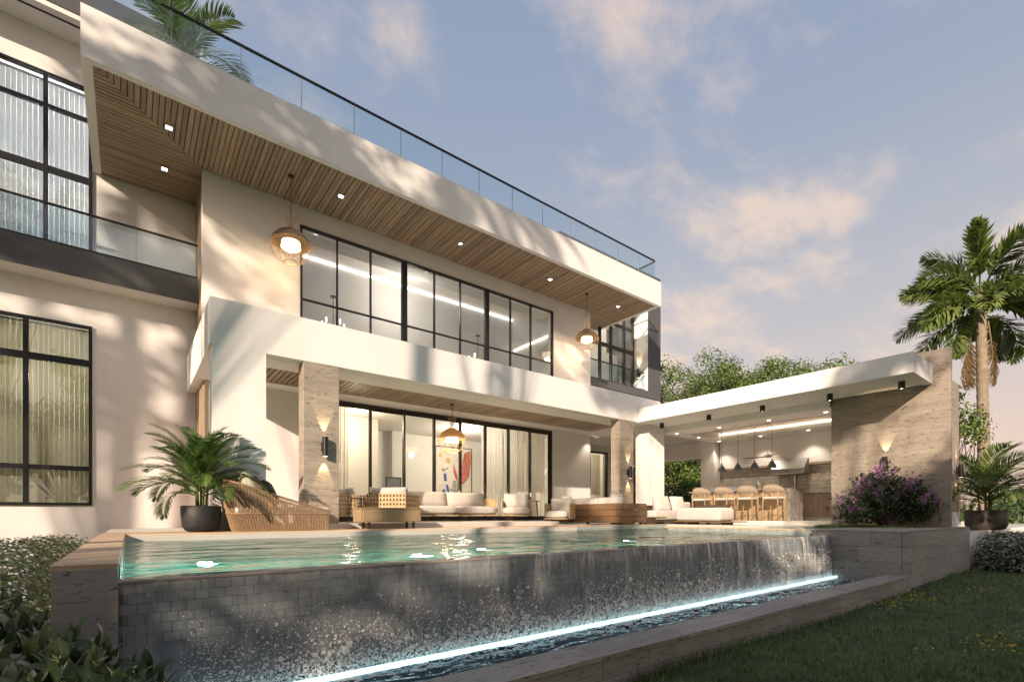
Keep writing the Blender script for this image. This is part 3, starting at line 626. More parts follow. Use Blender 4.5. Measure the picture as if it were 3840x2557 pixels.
# painting on the living room wall
pic = thing('painting', 'large abstract painting with blue and red strokes behind the sofa', 'painting', (10.35, 17.18, .4))
part(pic, 'canvas', 'canvas', (9.55, 11.2, 17.14, 17.198, .4, 2.72)); part(pic, 'frame', 'picture_frame', (9.51, 9.55, 17.13, 17.2, .36, 2.76), (11.2, 11.24, 17.13, 17.2, .36, 2.76), (9.55, 11.2, 17.13, 17.2, 2.72, 2.76), (9.55, 11.2, 17.13, 17.2, .36, .4))
def stroke(name, mat, polys, k):
    mb = MB()
    for pl in polys:
        b = len(mb.v); y = 17.14 - .003 * k; mb.v += [(9.55 + u * 1.65, y, .4 + v * 2.32) for u, v in pl]; mb.f.append(tuple(range(b, b + len(pl))))
    return mb.build(name, mat, pic)
blob = lambda cx_, cz_, rx, rz, n=12, j=.2: [(cx_ + rx * math.cos(-2 * math.pi * i / n) * (1 + random.uniform(-j, j)), cz_ + rz * math.sin(-2 * math.pi * i / n) * (1 + random.uniform(-j, j))) for i in range(n)]
stroke('red_stroke', 'paint_red', [[(.98, .98), (.80, .93), (.68, .60), (.66, .40), (.78, .38), (.94, .52), (.99, .75)], [(.60, .95), (.72, .95), (.68, .80)], [(.48, .72), (.56, .62), (.62, .45), (.56, .44), (.48, .58)], blob(.45, .05, .09, .05)], 1)
stroke('blue_stroke', 'paint_blue', [[(.20, .55), (.28, .55), (.30, .42), (.22, .42)], [(.26, .36), (.33, .36), (.40, .18), (.34, .15)], blob(.21, .22, .05, .06), blob(.40, .17, .04, .04), blob(.42, .27, .02, .02)], 2)
stroke('ochre_blot', 'paint_ochre', [blob(.12, .86, .05, .04), blob(.33, .78, .07, .05), blob(.26, .94, .05, .03), blob(.19, .62, .04, .03)], 1)
stroke('black_mark', 'paint_black', [[(.16, .60), (.34, .66), (.34, .645), (.17, .585)]] + [[(.46, .43 - i * .022), (.56 + .02 * (i % 3), .43 - i * .022), (.56, .42 - i * .022), (.46, .42 - i * .022)] for i in range(12)] + [[(.58, .43 - i * .022), (.64, .43 - i * .022), (.64, .42 - i * .022), (.58, .42 - i * .022)] for i in range(12)], 3)

# ================================================================== KITCHEN PAVILION
pav = thing('pavilion', 'flat roofed white outdoor kitchen pavilion with travertine end wall', 'pavilion', (15.5, 6.5, DECK))
KX, KC = 12.86, 2.786
part(pav, 'roof', 'stucco', (KX, KX + .2, 2.929, YF - .002, SOF - .003, 3.413), (KX + .2, 14.378, 2.929, 3.1, SOF - .003, 3.413), (KX + .2, 14.3, 3.1, YF - .002, SOF, 3.413), (14.3, 18.5, 4.0, 10.6, 3.2, 3.412))
part(pav, 'beam', 'stucco', (14.3, 14.42, 4.98, YF + .2, KC, 3.2), (14.42, 18.1, 4.98, 5.1, KC, 3.2))
ceil = part(pav, 'kitchen_ceiling', 'stucco', (14.42, 15.2, 5.1, 10.15, KC + .003, 3.2), (17.2, 18.1, 5.1, 10.15, KC + .003, 3.2), (15.2, 17.2, 9.58, 10.15, KC + .003, 3.2), (15.2, 17.2, 5.1, 5.5, KC + .003, 3.2))
tray = part(ceil, 'tray_ceiling', 'plank_dark', (15.2, 17.2, 5.5, 9.58, 3.08, 3.198))
for i in range(18):
    part(tray, 'ceiling_plank', 'slat_wood_y', (15.203 + i * .111, 15.203 + i * .111 + .104, 5.5, 9.58, 3.04 + .004 * (i % 2), 3.081))
part(tray, 'tray_light', 'led_warm', (17.17, 17.198, 5.55, 9.55, 2.95, 2.98))
tw = part(pav, 'travertine_wall', 'travertine', (14.381, 14.50, 2.614, 4.97, DECK - .003, 3.745), bevel=.004)
part(pav, 'rear_pillar', 'stucco', (17.6, 18.3, 10.05, 10.6, DECK, 3.2))
part(pav, 'back_wall', 'stucco', (18.1, 18.3, 4.46, 10.05, DECK, 3.2)); part(pav, 'wall_cabinet', 'stucco', (17.93, 18.1, 4.0, 10.0, 1.78, KC)); part(pav, 'cabinet_rail', 'cabinet', (17.92, 18.1, 4.0, 10.0, 1.70, 1.778))
part(pav, 'end_wall', 'stucco', (14.52, 18.1, 4.3, 4.45, DECK, 3.2))
sp = part(pav, 'backsplash', 'grout', (18.06, 18.1, 4.45, 10.0, .74, 1.70))
tme = unit_box('tile', 'splash_tile', .06)
zrow = .745; r = 0
while zrow < 1.69:
    h = random.choice((.12, .17)); h = min(h, 1.695 - zrow); y = 4.46 - random.random() * .15
    while y < 10.0:
        w = random.choice((.12, .17, .17, .24)); a, b = max(y, 4.46), min(y + w, 9.99)
        if b - a > .03: piece(sp, 'tile', tme, (18.055 - random.uniform(0, .004), (a + b) / 2, zrow + h / 2), (.016, b - a - .006, h - .006))
        y += w
    zrow += h; r += 1
# travertine base block at the right end of the pool
blk = thing('stone_base', 'shade toned travertine clad base block right of the waterfall', 'stone block', (12.5, 3.0, LAWN))
part(blk, 'core', 'grout', (10.612, 15.91, 2.572, 4.1, LAWN - .05, DECK - .03)); part(blk, 'cap', 'travertine_top', (10.59, 15.92, 2.55, 4.12, DECK - .03, DECK), bevel=.004)
bme = unit_box('stone', 'travertine_shade', .008)
for r in range(5):
    z1 = DECK - .031 - r * .262; z0 = max(z1 - .262, LAWN - .05); x = 10.60 - random.random() * .5
    while x < 15.9:
        w = random.uniform(.55, 1.2); a, b = max(x, 10.602), min(x + w, 15.915)
        if b - a > .06: piece(blk, 'stone', bme, ((a + b) / 2, 2.564 - random.uniform(0, .003), (z0 + z1) / 2), (b - a - .003, .02, z1 - z0 - .003))
        x += w
    y = 2.574 - random.random() * .3
    while y < 3.98:
        w = random.uniform(.4, .7); a, b = max(y, 2.576), min(y + w, 3.98)
        if b - a > .05: piece(blk, 'stone', bme, (10.604 - random.uniform(0, .003), (a + b) / 2, (z0 + z1) / 2), (.02, b - a - .003, z1 - z0 - .003))
        y += w
# slim tan wall behind the travertine wall, far right
fw_ = thing('garden_wall', 'slim tan stone wall just behind the edge of the travertine wall', 'wall', (17.8, 3.3, DECK))
part(fw_, 'slab', 'travertine', (16.9, 18.55, 3.2, 3.4, DECK - .003, 3.70), bevel=.004); part(fw_, 'foot', 'stucco', (16.95, 18.45, 3.17, 3.42, DECK - .002, .1))

# ================================================================== POOL
pool = thing('swimming_pool', 'infinity pool with tiled overflow wall and travertine surround', 'swimming pool', (5.0, 6.5, LAWN))
WY = 3.70; PB = -1.24
part(pool, 'basin', 'pool_floor', (-.05, 13.25, WY - .05, 9.15, PB - .05, PB), (-.10, -.046, WY + .1, 9.2, PB, DECK - .05), (-.05, 13.25, 9.13, 9.16, PB, DECK - .14), (13.22, 13.26, 6, 9.13, PB, DECK - .14), (10.62, 10.72, 3.98, 7.3, PB, DECK - .02), (10.72, 13.25, 4.0, 4.1, PB, DECK - .02))
part(pool, 'entry_step', 'pool_floor', (-.045, 13.2, 8.3, 9.13, PB, -.75))
part(pool, 'side_ledge', 'pool_floor', (-.045, .35, 4.2, 8.3, PB, -.62))
part(pool, 'partition_cap', 'deck_x', (10.60, 10.78, 3.9, 7.36, DECK - .03, DECK - .002))
lb = part(pool, 'left_wall', 'travertine_shade', (-.33, -.105, 3.572, 9.11, LAWN - .05, DECK - .026), (-.106, -.051, 3.573, 3.80, LAWN - .05, DECK - .027), bevel=.002)
for i in range(58):
    y = 3.575 + i * .0955; part(lb, 'plank', 'deck_x', (-.334, -.05, y, y + .0935, DECK - .026, DECK + .0015 * (i % 2)))
part(pool, 'inner_lining', 'pool_tile', (-.0505, -.044, 3.81, 9.12, PB, DECK - .028))
weir = part(pool, 'overflow_wall', 'weir_grout', (-.05, 10.6, WY, WY + .16, LAWN, WATER - .012))
part(weir, 'overflow_lip', 'deck_x', (-.05, 10.6, WY - .012, WY + .17, WATER - .012, WATER + .004), bevel=.003)
# overflow tiles: the 300 nearest are pieces, the rest one joined part
wme = unit_box('tile', 'weir_tile', .04); TW, TH = .083, .0625; cand = []
z = WATER - .013 - TH / 2; r = 0
while z > LAWN + .02:
    x = -.05 + (TW / 2 if r % 2 else TW * .0)
    while x < 10.6:
        w = TW * random.uniform(.92, 1.08); cand.append((x + w / 2, z, w)); x += w
    z -= TH; r += 1
cand.sort(key=lambda c: c[0] ** 2 + (c[1] * .6) ** 2)
rest = MB()
for i, (x, z, w) in enumerate(cand):
    dy = random.uniform(0, .003)
    if i < 300: piece(weir, 'tile', wme, (x, WY - .003 - dy, z), (w - .0035, .012, TH - .0035), (R(random.uniform(-1, 1)), 0, R(random.uniform(-1, 1))))
    else: rest.box(x - w / 2 + .0017, x + w / 2 - .0017, WY - .009 - dy, WY, z - TH / 2 + .0017, z + TH / 2 - .0017)
rest.build('overflow_tiling', 'weir_tile', weir, kind='stuff')
# tile band above the water line, far side and right side
pme = unit_box('tile', 'pool_tile', .03)
fb = part(pool, 'tile_band', 'grout', (-.05, 13.25, 9.119, 9.13, DECK - .14, DECK - .027))
for k, z in enumerate((DECK - .057, DECK - .113)):
    x = -.05 + .05 * k
    while x < 13.2:
        w = random.uniform(.085, .115); piece(fb, 'tile', pme, (x + w / 2, 9.115, z), (w - .004, .012, .052)); x += w
rb = part(pool, 'tile_band', 'grout', (10.61, 10.62, 3.98, 7.3, WATER - .4, DECK - .031))
for k, z in enumerate((DECK - .06, DECK - .117)):
    y = 4.0 + .05 * k
    while y < 7.25:
        w = random.uniform(.085, .115); piece(rb, 'tile', pme, (10.607, y + w / 2, z), (.012, w - .004, .052)); y += w
# catch trough with its low travertine wall
tr = part(pool, 'trough', 'weir_tile', (-3, 10.6, 2.76, WY - .001, LAWN - .05, LAWN + .03))
low = part(pool, 'low_wall', 'grout', (-3, 10.6, 2.466, 2.75, LAWN - .06, -1.066))
lme = unit_box('stone', 'travertine_shade', .008); cme = unit_box('capstone', 'travertine_top', .008)
for r, (z1, z0) in enumerate(((-1.068, -1.212), (-1.212, -1.36))):
    x = .4 - random.random() * .3
    while x < 10.6:
        w = random.uniform(.28, .62); a, b = x, min(x + w, 10.598)
        if b - a > .05: piece(low, 'stone', lme, ((a + b) / 2, 2.458 - random.uniform(0, .003), (z0 + z1) / 2), (b - a - .004, .02, z1 - z0 - .004))
        x += w
x = .2
while x < 10.6:
    w = random.uniform(1.0, 1.5); a, b = x, min(x + w, 10.599)
    if b - a > .05: piece(low, 'capstone', cme, ((a + b) / 2, 2.605, -1.051), (b - a - .003, .335, .033))
    x += w
part(low, 'capstone', 'travertine_top', (-3, .197, 2.437, 2.772, -1.067, -1.034))
part(low, 'inner_face', 'travertine_shade', (-3, 10.6, 2.751, 2.765, LAWN, -1.068))
led = MB().box(.0, 10.58, WY - .15, WY - .115, -1.178, -1.138).build('led_strip', 'led_blue', bevel=.006, base=(5.3, WY, -1.19))
tag(led, 'long glowing ice blue light strip at the foot of the waterfall', 'light strip')

def wave_sheet(name, x0, x1, y0, y1, z, mat, nx, ny, amp):
    xs = np.linspace(x0, x1, nx); ys = np.linspace(y0, y1, ny); X, Y = np.meshgrid(xs, ys); Z = np.full_like(X, z)
    r2 = np.random.default_rng(3)
    for k in range(14):
        a = r2.uniform(0, 2 * np.pi); f = r2.uniform(2, 9); Z += amp / f * 3 * np.sin(f * (X * np.cos(a) + Y * np.sin(a)) + r2.uniform(0, 6))
    V = np.stack([X, Y, Z], -1).reshape(-1, 3); i = (np.arange(ny - 1)[:, None] * nx + np.arange(nx - 1)).ravel()
    return np_mesh(name, V, np.stack([i, i + 1, i + nx + 1, i + nx], 1), mat, kind='structure', smooth=True)
wave_sheet('pool_water', -.043, 13.2, WY + .02, 9.118, WATER + .008, 'pool_water', 260, 120, .0012)
wave_sheet('trough_water', -3, 10.59, 2.766, WY - .012, -1.19, 'trough_water', 300, 26, .003)
# thin sheet of water curling over the lip
n = 420; xs = np.linspace(-.03, 10.58, n); prof = []
r2 = np.random.default_rng(5); wob = np.interp(xs, np.linspace(-1, 11, 160), r2.normal(0, 1, 160))
rows = []
for t in np.linspace(0, 1, 12):
    d = .012 + .085 * t ** .6 * (.75 + .25 * np.tanh(wob)) * (.35 + .65 * np.clip((xs - 1) / 7, 0, 1)); rows.append(np.stack([xs, WY - d, np.full(n, WATER + .012 - .7 * t ** 1.6)], -1))
top = np.stack([xs, np.full(n, WY + .05), np.full(n, WATER + .012)], -1)
V = np.concatenate([top] + rows); k = len(rows) + 1
i = (np.arange(k - 1)[:, None] * n + np.arange(n - 1)).ravel()
np_mesh('waterfall', V, np.stack([i, i + 1, i + n + 1, i + n], 1), 'falling_water', kind='structure', smooth=True)
# splash: drops and foam flecks thrown up against the overflow wall
def splash():
    N = 34000; x = rng.uniform(.25, 10.55, N)
    cl = .55 + .45 * np.sin(x * 2.3) * np.sin(x * .9 + 1) + .25 * np.sin(x * 5.1)
    h = rng.exponential(.16, N) * (.45 + .8 * np.clip(cl, 0, 2)); keep = h < .58; x, h = x[keep], h[keep]; N = len(x)
    z = -1.18 + h; y = WY - .02 - rng.random(N) * .05; s = rng.lognormal(-5.5, .5, N) * (1.25 - h) * (.75 + .22 * x)
    ang = np.linspace(0, 2 * np.pi, 7)[:-1]; V = np.zeros((N, 7, 3)); V[:, 6] = np.stack([x, y - s * .5, z], 1)
    for k_, a in enumerate(ang): 
        rr = s * rng.uniform(.6, 1.25, N); V[:, k_] = np.stack([x + rr * np.cos(a), y, z + rr * np.sin(a)], 1)
    F = []; b = np.arange(N) * 7
    for k_ in range(6): F.append(np.stack([b + 6, b + k_, b + (k_ + 1) % 6], 1))
    o = np_mesh('splash_drops', V.reshape(-1, 3), np.concatenate(F), 'foam', kind='stuff'); o['label'] = 'pale water drops and foam splashing up the overflow wall'; o['category'] = 'splash'
    # froth lying on the trough along the wall
    N = 2600; x = rng.uniform(.1, 10.55, N); y = WY - .06 - rng.exponential(.09, N); kp = y > 2.9; x, y = x[kp], y[kp]; N = len(x); s = rng.lognormal(-4.9, .5, N) * (.8 + .15 * x); V = np.zeros((N, 7, 3))
    V[:, 6] = np.stack([x, y, np.full(N, -1.172)], 1)
    for k_, a in enumerate(ang):
        rr = s * rng.uniform(.6, 1.25, N); V[:, k_] = np.stack([x + 1.8 * rr * np.cos(a), y + rr * np.sin(a), np.full(N, -1.184)], 1)
    F = []; b = np.arange(N) * 7
    for k_ in range(6): F.append(np.stack([b + 6, b + k_, b + (k_ + 1) % 6], 1))
    o = np_mesh('trough_froth', V.reshape(-1, 3), np.concatenate(F), 'foam', kind='stuff'); o['label'] = 'pale froth floating along the waterfall trough'; o['category'] = 'froth'
splash()
for (x, y, sx, sy, mat, en, c, lab) in ((.50, 4.70, .13, .10, 'pool_lamp', 42, (.85, 1, .95), 'round white underwater light near the left corner of the pool'), (2.27, 4.35, .24, .12, 'pool_lamp_warm', 60, (1, .92, .78), 'bright square underwater light at the middle of the pool edge'),
                                       (3.25, 4.65, .16, .04, 'pool_lamp', 14, (.8, 1, .93), 'small blue underwater light right of the bright square one'), (6.0, 4.75, .22, .05, 'pool_lamp', 14, (.8, 1, .93), 'far blue underwater light towards the waterfall end')):
    t = thing('pool_light', lab, 'pool light', (x, y, -.62), 0, 'lights in the pool')
    T = lambda p: (x + p[0] * sx * .75, y + p[1] * sy * .75, -.62 + p[2] * .06)
    MB().add(MB().lathe([(.02, 0), (.6, 0), (.75, .1), (.75, .5)], n=20), T).build('housing', 'chrome', t)
    MB().add(MB().lathe([(.0, .55), (.7, .5)], n=20), T).build('lens', mat, t)
    MB().tube([(x, y, PB), (x, y, -.62)], .03, 8).build('stem', 'chrome', t)
    point('pool_lamp', (x, y + .12, -.52), en, c, .05)

# ================================================================== LAMPS ON THE BUILDING
def downlight(x, y, z, energy, label, group, square=False, r=.055, angle=95):
    t = thing('downlight', label, 'downlight', (x, y, z), 0, group)
    if square:
        part(t, 'bezel', 'chrome', (x - .07, x + .07, y - .07, y - .05, z - .008, z + .02), (x - .07, x + .07, y + .05, y + .07, z - .008, z + .02), (x - .07, x - .05, y - .05, y + .05, z - .008, z + .02), (x + .05, x + .07, y - .05, y + .05, z - .008, z + .02))
        part(t, 'lens', 'lamp_white', (x - .05, x + .05, y - .05, y + .05, z + .004, z + .012))
    else:
        MB().lathe([(r, .01), (r, -.004), (r + .022, -.006), (r + .024, .01)], (x, y, z), 20).build('bezel', 'white_plastic', t)
        MB().lathe([(.0, .002), (r, .002)], (x, y, z), 20).build('lens', 'lamp_white', t)
    if energy: spot('downlight_lamp', (x, y, z - .03), (0, 0, -1), energy, angle, blend=.7)
for i, x in enumerate((.61, 3.966, 7.312, 10.678, 14.009)): downlight(x, 11.71, RS + .012, 30, f'{ordinal(i)} square spotlight from the left in the upper wooden soffit', 'square spotlights in the upper soffit', True, angle=110)
downlight(.608, 13.166, RS + .012, 60, 'square spotlight over the left balcony, nearest the wing wall', 'square spotlights in the upper soffit', True, angle=110)
for i, x in enumerate((4.59, 7.55, 10.5)): downlight(x, 10.51, SOF, 42, f'{ordinal(i)} round downlight from the left in the outer terrace ceiling', 'round downlights of the terrace')
for i, x in enumerate((4.59, 7.45, 10.49, 13.45)): downlight(x, 12.4, SOF, 26, f'{ordinal(i)} round downlight from the left along the glass doors', 'round downlights of the terrace')
for i, (x, y) in enumerate(((14.75, 9.78), (16.1, 9.78), (17.49, 9.785))): downlight(x, y, KC, 50, f'{ordinal(i)} downlight of the far row in the kitchen ceiling', 'kitchen downlights')
for i, (x, y) in enumerate(((14.76, 8.25), (14.77, 6.72), (14.82, 5.25), (17.49, 8.25), (17.5, 6.71))): downlight(x, y, KC, 50, f'downlight {("in the left edge of the kitchen ceiling, farthest back", "in the middle of the kitchen ceiling front edge", "of the kitchen ceiling nearest the travertine wall", "above the kitchen back wall, left of the range hood", "above the kitchen back wall, right of the range hood")[i]}', 'kitchen downlights')
for i, y in enumerate((3.307, 4.731, 6.362, 7.931, 9.564)):
    x = 13.6; t = thing('cylinder_light', f'black cylinder ceiling light under the pavilion roof, {ordinal(i)} from its free end', 'ceiling light', (x, y, SOF), 0, 'black cylinder lights under the pavilion roof')
    MB().lathe([(0, 0), (.062, 0), (.065, -.004), (.065, -.165), (.055, -.168), (.052, -.15)], (x, y, SOF), 20).build('housing', 'black_metal', t)
    MB().lathe([(.052, -.15), (.0, -.15)], (x, y, SOF), 20).build('lens', 'lamp_white', t)
    spot('cylinder_lamp', (x, y, SOF - .18), (0, 0, -1), 22, 80, blend=.7)
def sconce(p, nrm, label, e=14):
    """up-and-down wall light; p = middle on the wall, nrm = wall normal"""
    p = Vector(p); nrm = Vector(nrm); c = p + nrm * .1
    t = thing('wall_sconce', label, 'wall light', tuple(p), 0, 'up and down wall lights')
    MB().tube([c + Vector((0, 0, -.19)), c + Vector((0, 0, .19))], .055, 16).build('cylinder', 'black_metal', t, bevel=0)
    s = Vector((-nrm.y, nrm.x, 0)); a = p + nrm * .05
    b = MB(); pts = [p - s * .05 + nrm * .0, p + s * .05, p + s * .05 + nrm * .06, p - s * .05 + nrm * .06]
    b.prism([(q.x, q.y) for q in pts], p.z - .09, p.z + .09).build('bracket', 'black_metal', t)
    for sg in (-1, 1):
        MB().lathe([(0, 0), (.045, 0)], tuple(c + Vector((0, 0, sg * .192))), 16).build('lens', 'lamp_warm', t)
        spot('sconce_lamp', tuple(c + Vector((0, 0, sg * .205)) - nrm * .02), (-nrm.x * .16, -nrm.y * .16, sg), e, 46, (1, .76, .42), .35, .02)
sconce((3.03, YF + .003, 1.35), (0, -1, 0), 'black tube wall light on the left travertine column', 22)
sconce((12.36, YF + .003, 1.35), (0, -1, 0), 'black tube wall light on the right travertine column', 22)
sconce((14.381, 3.80, 1.22), (-1, 0, 0), 'black tube wall light on the big travertine wall above the lilac', 24)
sconce((17.064, 13.12, 6.0), (-1, 0, 0), 'black tube wall light beside the recessed upper balcony', 22)
sconce((18.2, 3.2, 1.25), (0, -1, 0), 'black tube wall light on the slim wall by the right palm', 10)

def pendant(x, y, ztop, zceil, s, label, e, light=False):
    t = thing('pendant_lamp', label, 'pendant lamp', (x, y, ztop - 1.05 * s), 0, 'woven pendant lamps')
    wm = 'lamp_weave' if light else 'lamp_weave_dark'
    MB().tube([(x, y, ztop - .3 * s), (x, y, zceil)], .008, 6).build('cord', 'cord', t)
    MB().lathe([(.0, 0), (.06, 0), (.06, -.03), (0, -.03)], (x, y, zceil), 16).build('ceiling_rose', 'black_metal', t)
    # neck: flared cage of wires
    nk = MB(); prof = [(.125, 0), (.105, -.07), (.075, -.16), (.062, -.23), (.072, -.29)]
    nk.ring((x, y, ztop), .125 * s, .006 * s, 24); nk.ring((x, y, ztop - .23 * s), .062 * s, .005 * s, 16)
    for k in range(18):
        a = 2 * math.pi * k / 18; nk.tube([(x + r_ * s * math.cos(a + z_ * .8), y + r_ * s * math.sin(a + z_ * .8), ztop + z_ * s) for r_, z_ in prof], .0035 * s, 4)
    nk.build('neck_cage', 'lamp_weave', t)
    # woven dome
    dome = [(.072, -.29), (.16, -.34), (.27, -.41), (.35, -.49), (.40, -.57), (.418, -.63)]
    MB().lathe([(r_ * s, z_ * s) for r_, z_ in dome], (x, y, ztop), 40).build('woven_dome', wm, t, smooth=True)
    MB().lathe([((r_ - .012) * s, z_ * s) for r_, z_ in dome], (x, y, ztop), 40).build('dome_lining', wm, t, smooth=True)
    # open wire belly
    bl = MB(); belly = [(.418, -.63), (.43, -.70), (.41, -.80), (.34, -.92), (.22, -1.01), (.135, -1.04)]
    for k in range(22):
        a = 2 * math.pi * k / 22; sg = 1 if k % 2 else -1
        bl.tube([(x + r_ * s * math.cos(a + sg * (z_ + .63) * .7), y + r_ * s * math.sin(a + sg * (z_ + .63) * .7), ztop + z_ * s) for r_, z_ in belly], .0035 * s, 4)
    for r_, z_, w_ in ((.42, -.63, .007), (.43, -.70, .004), (.34, -.92, .004), (.135, -1.04, .009)): bl.ring((x, y, ztop + z_ * s), r_ * s, w_ * s, 32)
    bl.build('wire_belly', 'rattan_light' if light else 'rattan', t)
    MB().lathe([(r_ * s, z_ * s) for r_, z_ in ((.0, -.58), (.19, -.59), (.205, -.72), (.17, -.745), (.0, -.75))], (x, y, ztop), 28).build('inner_shade', 'lamp_warm', t, smooth=True)
    point('pendant_glow', (x, y, ztop - .86 * s), e, (1, .70, .36), .1 * s)
pendant(2.85, 11.70, 6.69, RS + .02, 1.0, 'woven pendant lamp hanging left of the long upper window', 22)
pendant(12.36, 11.70, 6.66, RS + .02, .97, 'woven pendant lamp hanging near the right end of the balcony', 20)
pendant(6.90, 11.5, 2.63, SOF + .03, .88, 'pale woven pendant lamp above the terrace sofa', 30, True)

# ================================================================== FURNITURE (built in each piece's own frame: front = +x, base at z = 0)
def rbox(parent, name, mat, x0, x1, y0, y1, z0, z1, r=.03, seg=2, puff=0):
    """rounded box; puff swells it like a cushion"""
    me = bpy.data.meshes.new(name); bm = bmesh.new(); bmesh.ops.create_cube(bm, size=1)
    c = Vector(((x0 + x1) / 2, (y0 + y1) / 2, (z0 + z1) / 2)); d = Vector((x1 - x0, y1 - y0, z1 - z0))
    if puff: bmesh.ops.subdivide_edges(bm, edges=bm.edges[:], cuts=5, use_grid_fill=True)
    for v in bm.verts:
        p = v.co.copy()
        if puff:
            q = p * 2; k = [1 - abs(q.x) ** 4, 1 - abs(q.y) ** 4, 1 - abs(q.z) ** 4]
            ax = min(range(3), key=lambda i: d[i])
            o = [i for i in range(3) if i != ax]
            s = (max(0, k[o[0]]) * max(0, k[o[1]])) ** .5
            p[ax] *= (1 - puff) + puff * 1.15 * s
            for i in o: p[i] *= 1 - .05 * (1 - s) * 0 - .03 * abs(q[ax]) ** 2
        v.co = Vector((p.x * d.x, p.y * d.y, p.z * d.z)) + c
    if not puff: bmesh.ops.bevel(bm, geom=bm.edges[:], offset=min(r, min(d) * .45), segments=seg, affect='EDGES', profile=.5)
    bm.to_mesh(me); bm.free(); me.materials.append(M[mat]); me.shade_smooth() if puff or seg > 1 else None
    return link(name, me, parent)
def cushion(parent, mat, loc, size, rot=(0, 0, 0), name='cushion', puff=.55):
    o = rbox(parent, name, mat, -size[0] / 2, size[0] / 2, -size[1] / 2, size[1] / 2, -size[2] / 2, size[2] / 2, puff=puff)
    o.location = loc; o.rotation_euler = rot; return o
def grid_panel(parent, name, w, h, nx, nz, mat, t=.025, hole=.48):
    """wicker panel pierced by square holes, lying in x (0..w) and z (0..h)"""
    mb = MB(); px, pz = w / nx, h / nz; bx_, bz = px * (1 - hole), pz * (1 - hole)
    for i in range(nx + 1):
        a = i * px - bx_ / 2; mb.box(max(0, a), min(w, a + bx_), -t / 2, t / 2, 0, h)
    for k in range(nz + 1):
        a = k * pz - bz / 2; mb.box(.001, w - .001, -t / 2 + .002, t / 2 - .002, max(0.001, a), min(h - .001, a + bz))
    return mb.build(name, mat, parent)
def wicker_seat(name, label, loc, rot, W=.86, D=.82, cat='armchair', cushions=1, nback=12, group='woven grid armchairs'):
    """box armchair / sofa: grid back and arms, thick cushions, hairpin legs. front = +x"""
    t = thing(name, label, cat, loc, rot, group, local=True)
    z0, z1 = .17, .66
    b = grid_panel(t, 'backrest', W, z1 - z0, nback, 5, 'rattan_light'); b.location = (-D / 2, -W / 2, z0); b.rotation_euler = (0, 0, R(90))
    for s in (-1, 1):
        a = grid_panel(t, 'armrest', D * .8, z1 - z0 - .02, max(6, int(nback * .6)) if W < 1 else 8, 5, 'rattan_light'); a.location = (-D / 2 + .015, s * (W / 2 - .013), z0)
    rbox(t, 'seat_frame', 'oak_o', -D / 2 + .01, D / 2, -W / 2 + .01, W / 2 - .01, z0 - .02, z0 + .02, .006, 1)
    for i in range(cushions):
        w = (W - .08) / cushions; yc = -W / 2 + .04 + w * (i + .5)
        cushion(t, 'cushion_greige', (.05, yc, z0 + .13), (D - .08, w - .005, .24), name='seat_cushion', puff=.4)
        cushion(t, 'cushion_greige', (-D / 2 + .2, yc, z0 + .42), (.26, w - .03, .44), (0, R(-14), 0), name='back_cushion', puff=.5)
    for sx in (-1, 1):
        for sy in ((-1, 1) if W < 1 else (-1, -.33, .33, 1)):
            x, y = sx * (D / 2 - .1), sy * (W / 2 - .1); l = MB()
            l.tube([(x - .07, y, z0 - .02), (x, y + .02 * sy, .004)], .007, 5); l.tube([(x + .07, y, z0 - .02), (x, y + .02 * sy, .004)], .007, 5); l.build('hairpin_leg', 'black_metal', t)
    return t
wicker_seat('armchair', 'woven grid armchair seen from behind, left of the sofa', (4.95, 10.85, FLOOR), R(37), 1.0, .85)
wicker_seat('armchair', 'woven grid armchair half hidden by the left column', (4.3, 11.75, FLOOR), R(5), .8, .8)
wicker_seat('sofa', 'long greige terrace sofa with woven grid arms before the painting', (7.0, 11.75, FLOOR), R(-90), 2.65, .9, 'sofa', 2, 24, 'terrace sofas')
wicker_seat('armchair', 'woven grid armchair right of the sofa in front of the curtains', (9.15, 11.55, FLOOR), R(-128), .86, .82)
wicker_seat('armchair', 'woven grid armchair next to the wooden sectional sofa', (10.75, 11.35, DECK), R(-152), .82, .8)
def side_table(label, loc, r=.25, h=.55):
    t = thing('side_table', label, 'side table', loc, 0, 'small terrace side tables', local=True)
    MB().lathe([(0, h), (r, h), (r, h - .02), (0, h - .02)], n=24).build('table_top', 'oak_x', t)
    for k in range(3):
        a = 2.1 * k + .4; MB().tube([(r * .7 * math.cos(a), r * .7 * math.sin(a), h - .02), (r * 1.0 * math.cos(a), r * 1.0 * math.sin(a), 0)], .01, 6).build('leg', 'black_metal', t)
side_table('small round side table with dark legs behind the low cabinet', (4.05, 10.75, FLOOR)); side_table('thin legged side table between the two right armchairs', (10.0, 11.7, FLOOR), .2, .62)
# low wooden cabinet at the pool edge
t = thing('low_cabinet', 'low honey coloured wooden cabinet on dark legs beside the pool', 'cabinet', (4.24, 9.62, DECK))
cab = part(t, 'body', 'oak_x', (3.60, 4.88, 9.40, 9.86, DECK + .135, DECK + .40)); part(t, 'top', 'oak_x', (3.58, 4.90, 9.385, 9.875, DECK + .40, DECK + .425), bevel=.006)
for i, (a, b) in enumerate(((3.62, 4.03), (4.035, 4.45), (4.455, 4.86))): part(t, 'door', 'oak_x', (a, b, 9.385, 9.40, DECK + .15, DECK + .39), bevel=.004)
part(t, 'side_panel', 'oak_o', (3.585, 3.60, 9.41, 9.85, DECK + .14, DECK + .395))
for x in (3.75, 4.72):
    for y in (9.46, 9.78): part(t, 'leg', 'bronze_metal', (x, x + .045, y, y + .045, DECK, DECK + .135))
